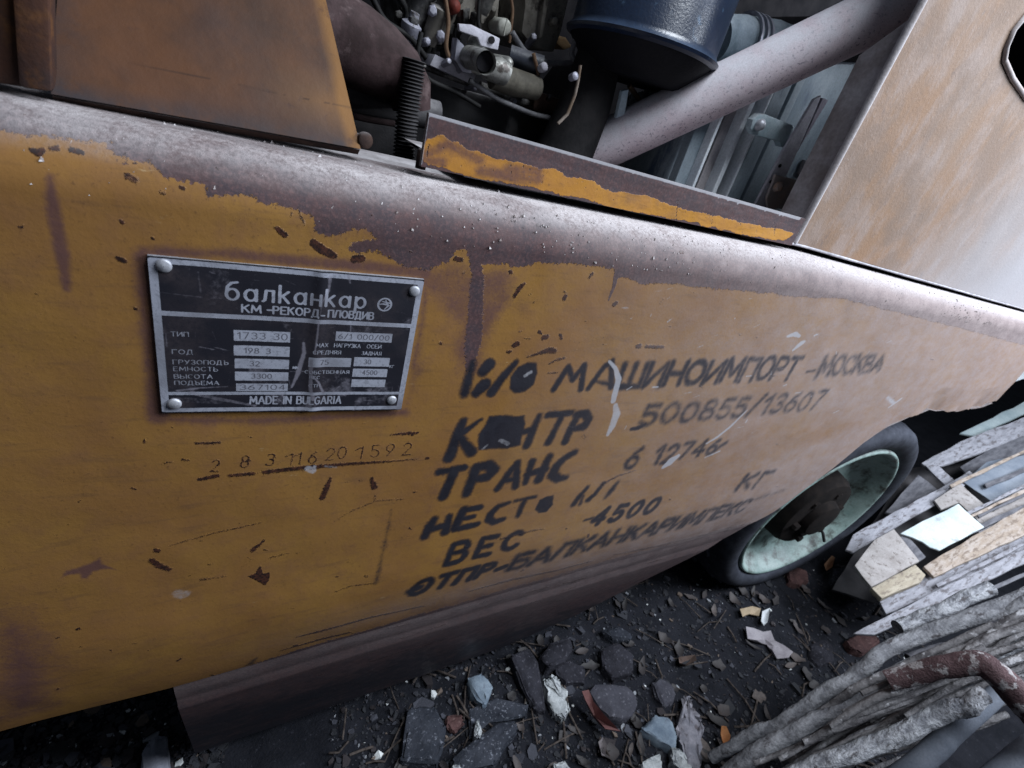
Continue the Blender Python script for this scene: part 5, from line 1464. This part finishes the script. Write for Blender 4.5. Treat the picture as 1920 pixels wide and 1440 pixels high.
chunk('stone', [(1560, 1064), (1596, 1060), (1624, 1078), (1628, 1104), (1590, 1110), (1560, 1092)], .08, slate, 'grey stone in front of the chipboard panel', 'stone', group=GS, bev=.03)
chunk('stone', [(1520, 1206), (1546, 1196), (1566, 1212), (1566, 1240), (1536, 1250), (1518, 1232)], .05, dstone, 'dark rounded lump of soil and stone left of the long pale pole tip', 'stone', group=GS, bev=.04)
chunk('concrete_block', [(258, 1480), (266, 1402), (286, 1380), (312, 1376), (322, 1480)], .12, mat('pale_concrete', (.16, .17, .21), (.24, .25, .29), 20, rough=.85, bump=.5), 'pale concrete block at the bottom edge under the left end of the sill', 'block', bev=.03)


def leaf(name, pts, m, label, curl=.05, up=.03):
    a = [gpt(p[0], p[1], up) for p in pts]
    c = np.mean(a, 0) + np.array([0, 0, -curl * .6])
    a = [p + np.array([0, 0, curl * random.uniform(.2, 1)]) for p in a]
    n = len(a)
    mid = [c + (p - c) * .5 + np.array([0, 0, -curl * .2]) for p in a]
    b_ = MB().add(a + mid + [c], [(i, (i + 1) % n, n + (i + 1) % n, n + i) for i in range(n)] + [(n + i, n + (i + 1) % n, 2 * n) for i in range(n)])
    low = [p - np.array([0, 0, .006]) for p in a + mid + [c]]
    k = len(b_.v)
    b_.add(low, [(n + i, n + (i + 1) % n, (i + 1) % n, i) for i in range(n)] + [(2 * n, n + (i + 1) % n, n + i) for i in range(n)])
    b_.f += [(i, (i + 1) % n, k + (i + 1) % n, k + i) for i in range(n)]
    return tag(b_.build(name, m, smooth=50), label, 'leaf', 'fallen leaves and peels')


leaf('dry_leaf', [(1396, 1178), (1412, 1180), (1428, 1188), (1442, 1186), (1450, 1204), (1470, 1214), (1484, 1226), (1476, 1236), (1456, 1236), (1446, 1222), (1450, 1212), (1432, 1202), (1416, 1204), (1400, 1200)], mat('lilac_dry_leaf', (.22, .20, .22), (.30, .28, .30), 40, rough=.7), 'pale lilac lobed dry leaf on the dark soil', .03)
leaf('dry_leaf', [(1350, 1364), (1358, 1366), (1366, 1384), (1364, 1396), (1354, 1398), (1348, 1380)], mat('orange_leaf', (.30, .13, .05), (.38, .18, .08), 60, rough=.6), 'small orange leaf beside the blunt pole tip', .03, .08)
leaf('dry_leaf', [(1386, 1144), (1408, 1140), (1426, 1142), (1422, 1156), (1404, 1152), (1390, 1160)], mat('tan_leaf', (.26, .20, .13), (.33, .26, .18), 60, rough=.7), 'tan leaf scrap nearest the rear tyre shadow', .03)
leaf('dry_leaf', [(1428, 1148), (1442, 1142), (1438, 1168), (1430, 1176), (1424, 1168)], mat('white_leaf', (.42, .44, .46), (.50, .52, .54), 60, rough=.7), 'whitish curled scrap beside the tan leaf', .03)
leaf('peel', [(1089, 1300), (1100, 1300), (1112, 1318), (1126, 1344), (1158, 1372), (1158, 1380), (1132, 1372), (1108, 1346), (1092, 1322)], mat('red_brown_peel', (.12, .055, .055), (.18, .09, .085), 50, rough=.6), 'curved red brown peel hugging the round stone', .06, .08)
leaf('dry_leaf', [(1270, 1236), (1300, 1232), (1302, 1244), (1284, 1252), (1270, 1248)], mat('brown_curl_leaf', (.085, .06, .05), (.14, .10, .085), 60, rough=.7), 'brown curled leaf above the flat brownish flake', .05)
leaf('dry_leaf', [(1542, 1062), (1556, 1046), (1562, 1050), (1558, 1066), (1546, 1074)], mat('orange_brown_leaf', (.28, .15, .09), (.34, .20, .12), 60, rough=.7), 'orange brown leaf standing between tyre and grey stone', .04, .06)
leaf('dry_leaf', [(1120, 1394), (1128, 1386), (1136, 1400), (1134, 1418), (1126, 1420)], mat('grey_pod', (.16, .14, .15), (.22, .20, .20), 60, rough=.7), 'narrow grey leaf below the red brown peel', .03)

# --- fine litter that nobody could count
lm, nt, bs = nodes_of('mixed_litter')
g = NT(nt)
rp = g.P().outputs['Random Per Island']
cr = nt.nodes.new('ShaderNodeValToRGB')
cr.color_ramp.interpolation = 'CONSTANT'
els = cr.color_ramp.elements
els[0].position, els[0].color = 0, (.010, .011, .015, 1)
els[1].position, els[1].color = .35, (.014, .015, .021, 1)
for ps, c_ in ((.58, (.016, .012, .014, 1)), (.80, (.034, .036, .048, 1)), (.945, (.10, .075, .06, 1)), (.965, (.20, .21, .23, 1)), (.986, (.60, .62, .62, 1))):
    e_ = els.new(ps)
    e_.color = c_
nt.links.new(rp, cr.inputs[0])
nt.links.new(cr.outputs[0], bs.inputs['Base Color'])
bs.inputs['Roughness'].default_value = .85
g.bump(bs, g.noise(300, 4, .6), .5, .002)
lit = MB()
for i in range(9500):
    if i % 4:
        px_, py_ = random.uniform(620, 1750), random.uniform(1040, 1470)
    else:
        px_, py_ = random.uniform(-60, 420), random.uniform(1290, 1470)
    p = gpt(px_, py_, .0)
    if p[0] > 9 or p[0] < -2:
        continue
    r = min(abs(random.gauss(0, .013)) + .005, .05)
    if r > .03 and random.random() < .4:
        r *= .5
    if i > 9440:
        r = random.uniform(.03, .07)
    elif i > 2600:
        r = random.uniform(.003, .011)
    nn = random.choice([4, 5, 5, 6])
    a0 = random.uniform(0, 6.3)
    el = random.uniform(.4, 1)
    tip = random.uniform(-.5, .5)
    up = []
    for k in range(nn):
        a_ = 2 * math.pi * k / nn + random.uniform(-.4, .4)
        u_, v_ = r * math.cos(a_), r * el * math.sin(a_)
        up.append(p + np.array([u_ * math.cos(a0) - v_ * math.sin(a0), u_ * math.sin(a0) + v_ * math.cos(a0), min(r, .03) * random.uniform(.25, .7) + tip * u_]))
    lo = [q + np.array([0, 0, -r * .8]) for q in up]
    lit.add(up + lo, [tuple(range(nn))] + [(k, (k + 1) % nn, nn + (k + 1) % nn, nn + k) for k in range(nn)])
tag(lit.build('litter', lm), kind='stuff')
lf = MB()
for i in range(120):                                     # rotten leaves and peels, trodden into the soil
    p = gpt(random.uniform(700, 1750), random.uniform(1060, 1460), .006)
    if p[0] > 8:
        continue
    L_, w_ = random.uniform(.05, .15), random.uniform(.015, .045)
    a0, cu = random.uniform(0, 6.3), random.uniform(.1, .5)
    e1, e2 = np.array([math.cos(a0), math.sin(a0), 0]), np.array([-math.sin(a0), math.cos(a0), 0])
    row = []
    for k in range(6):
        t_ = k / 5
        ww = w_ * math.sin(math.pi * (.08 + .88 * t_)) * random.uniform(.7, 1.2)
        c_ = p + e1 * L_ * (t_ - .5) + np.array([0, 0, cu * L_ * (t_ - .5) ** 2 * 2 + .008])
        row += [c_ - e2 * ww + np.array([0, 0, ww * random.uniform(.1, .7)]), c_, c_ + e2 * ww + np.array([0, 0, ww * random.uniform(.1, .7)])]
    lf.add(row, [(3 * k + j, 3 * k + j + 1, 3 * k + j + 4, 3 * k + j + 3) for k in range(5) for j in range(2)])
tw = MB()
for i in range(170):                                     # twigs and straw
    p = gpt(random.uniform(620, 1750), random.uniform(1060, 1460), .012)
    if p[0] > 8:
        continue
    L_, a0 = random.uniform(.06, .34), random.uniform(0, 6.3)
    e1 = np.array([math.cos(a0), math.sin(a0), random.uniform(-.08, .08)]) * L_ / 2
    k_ = np.array([random.gauss(0, .01), random.gauss(0, .01), .012])
    tw.tube([p - e1, p + k_, p + e1], [random.uniform(.003, .007)] * 3, 6)
tag(tw.build('twig_litter', mat('wet_twigs', (.028, .022, .020), (.085, .07, .062), 90, rough=.85), smooth=60), kind='stuff')
lfm, nt, bs = nodes_of('rotten_leaves')
g = NT(nt)
cr = nt.nodes.new('ShaderNodeValToRGB')
els = cr.color_ramp.elements
els[0].position, els[0].color = 0, (.009, .008, .009, 1)
els[1].position, els[1].color = 1, (.085, .066, .060, 1)
e_ = els.new(.6)
e_.color = (.024, .019, .020, 1)
nt.links.new(g.P().outputs['Random Per Island'], cr.inputs[0])
nt.links.new(g.mix(g.ramp(g.noise(200, 5, .6), .4, .7, 0, .6), cr.outputs[0], (.02, .018, .018)), bs.inputs['Base Color'])
bs.inputs['Roughness'].default_value = .7
tag(lf.build('leaf_litter', lfm, smooth=60), kind='stuff')
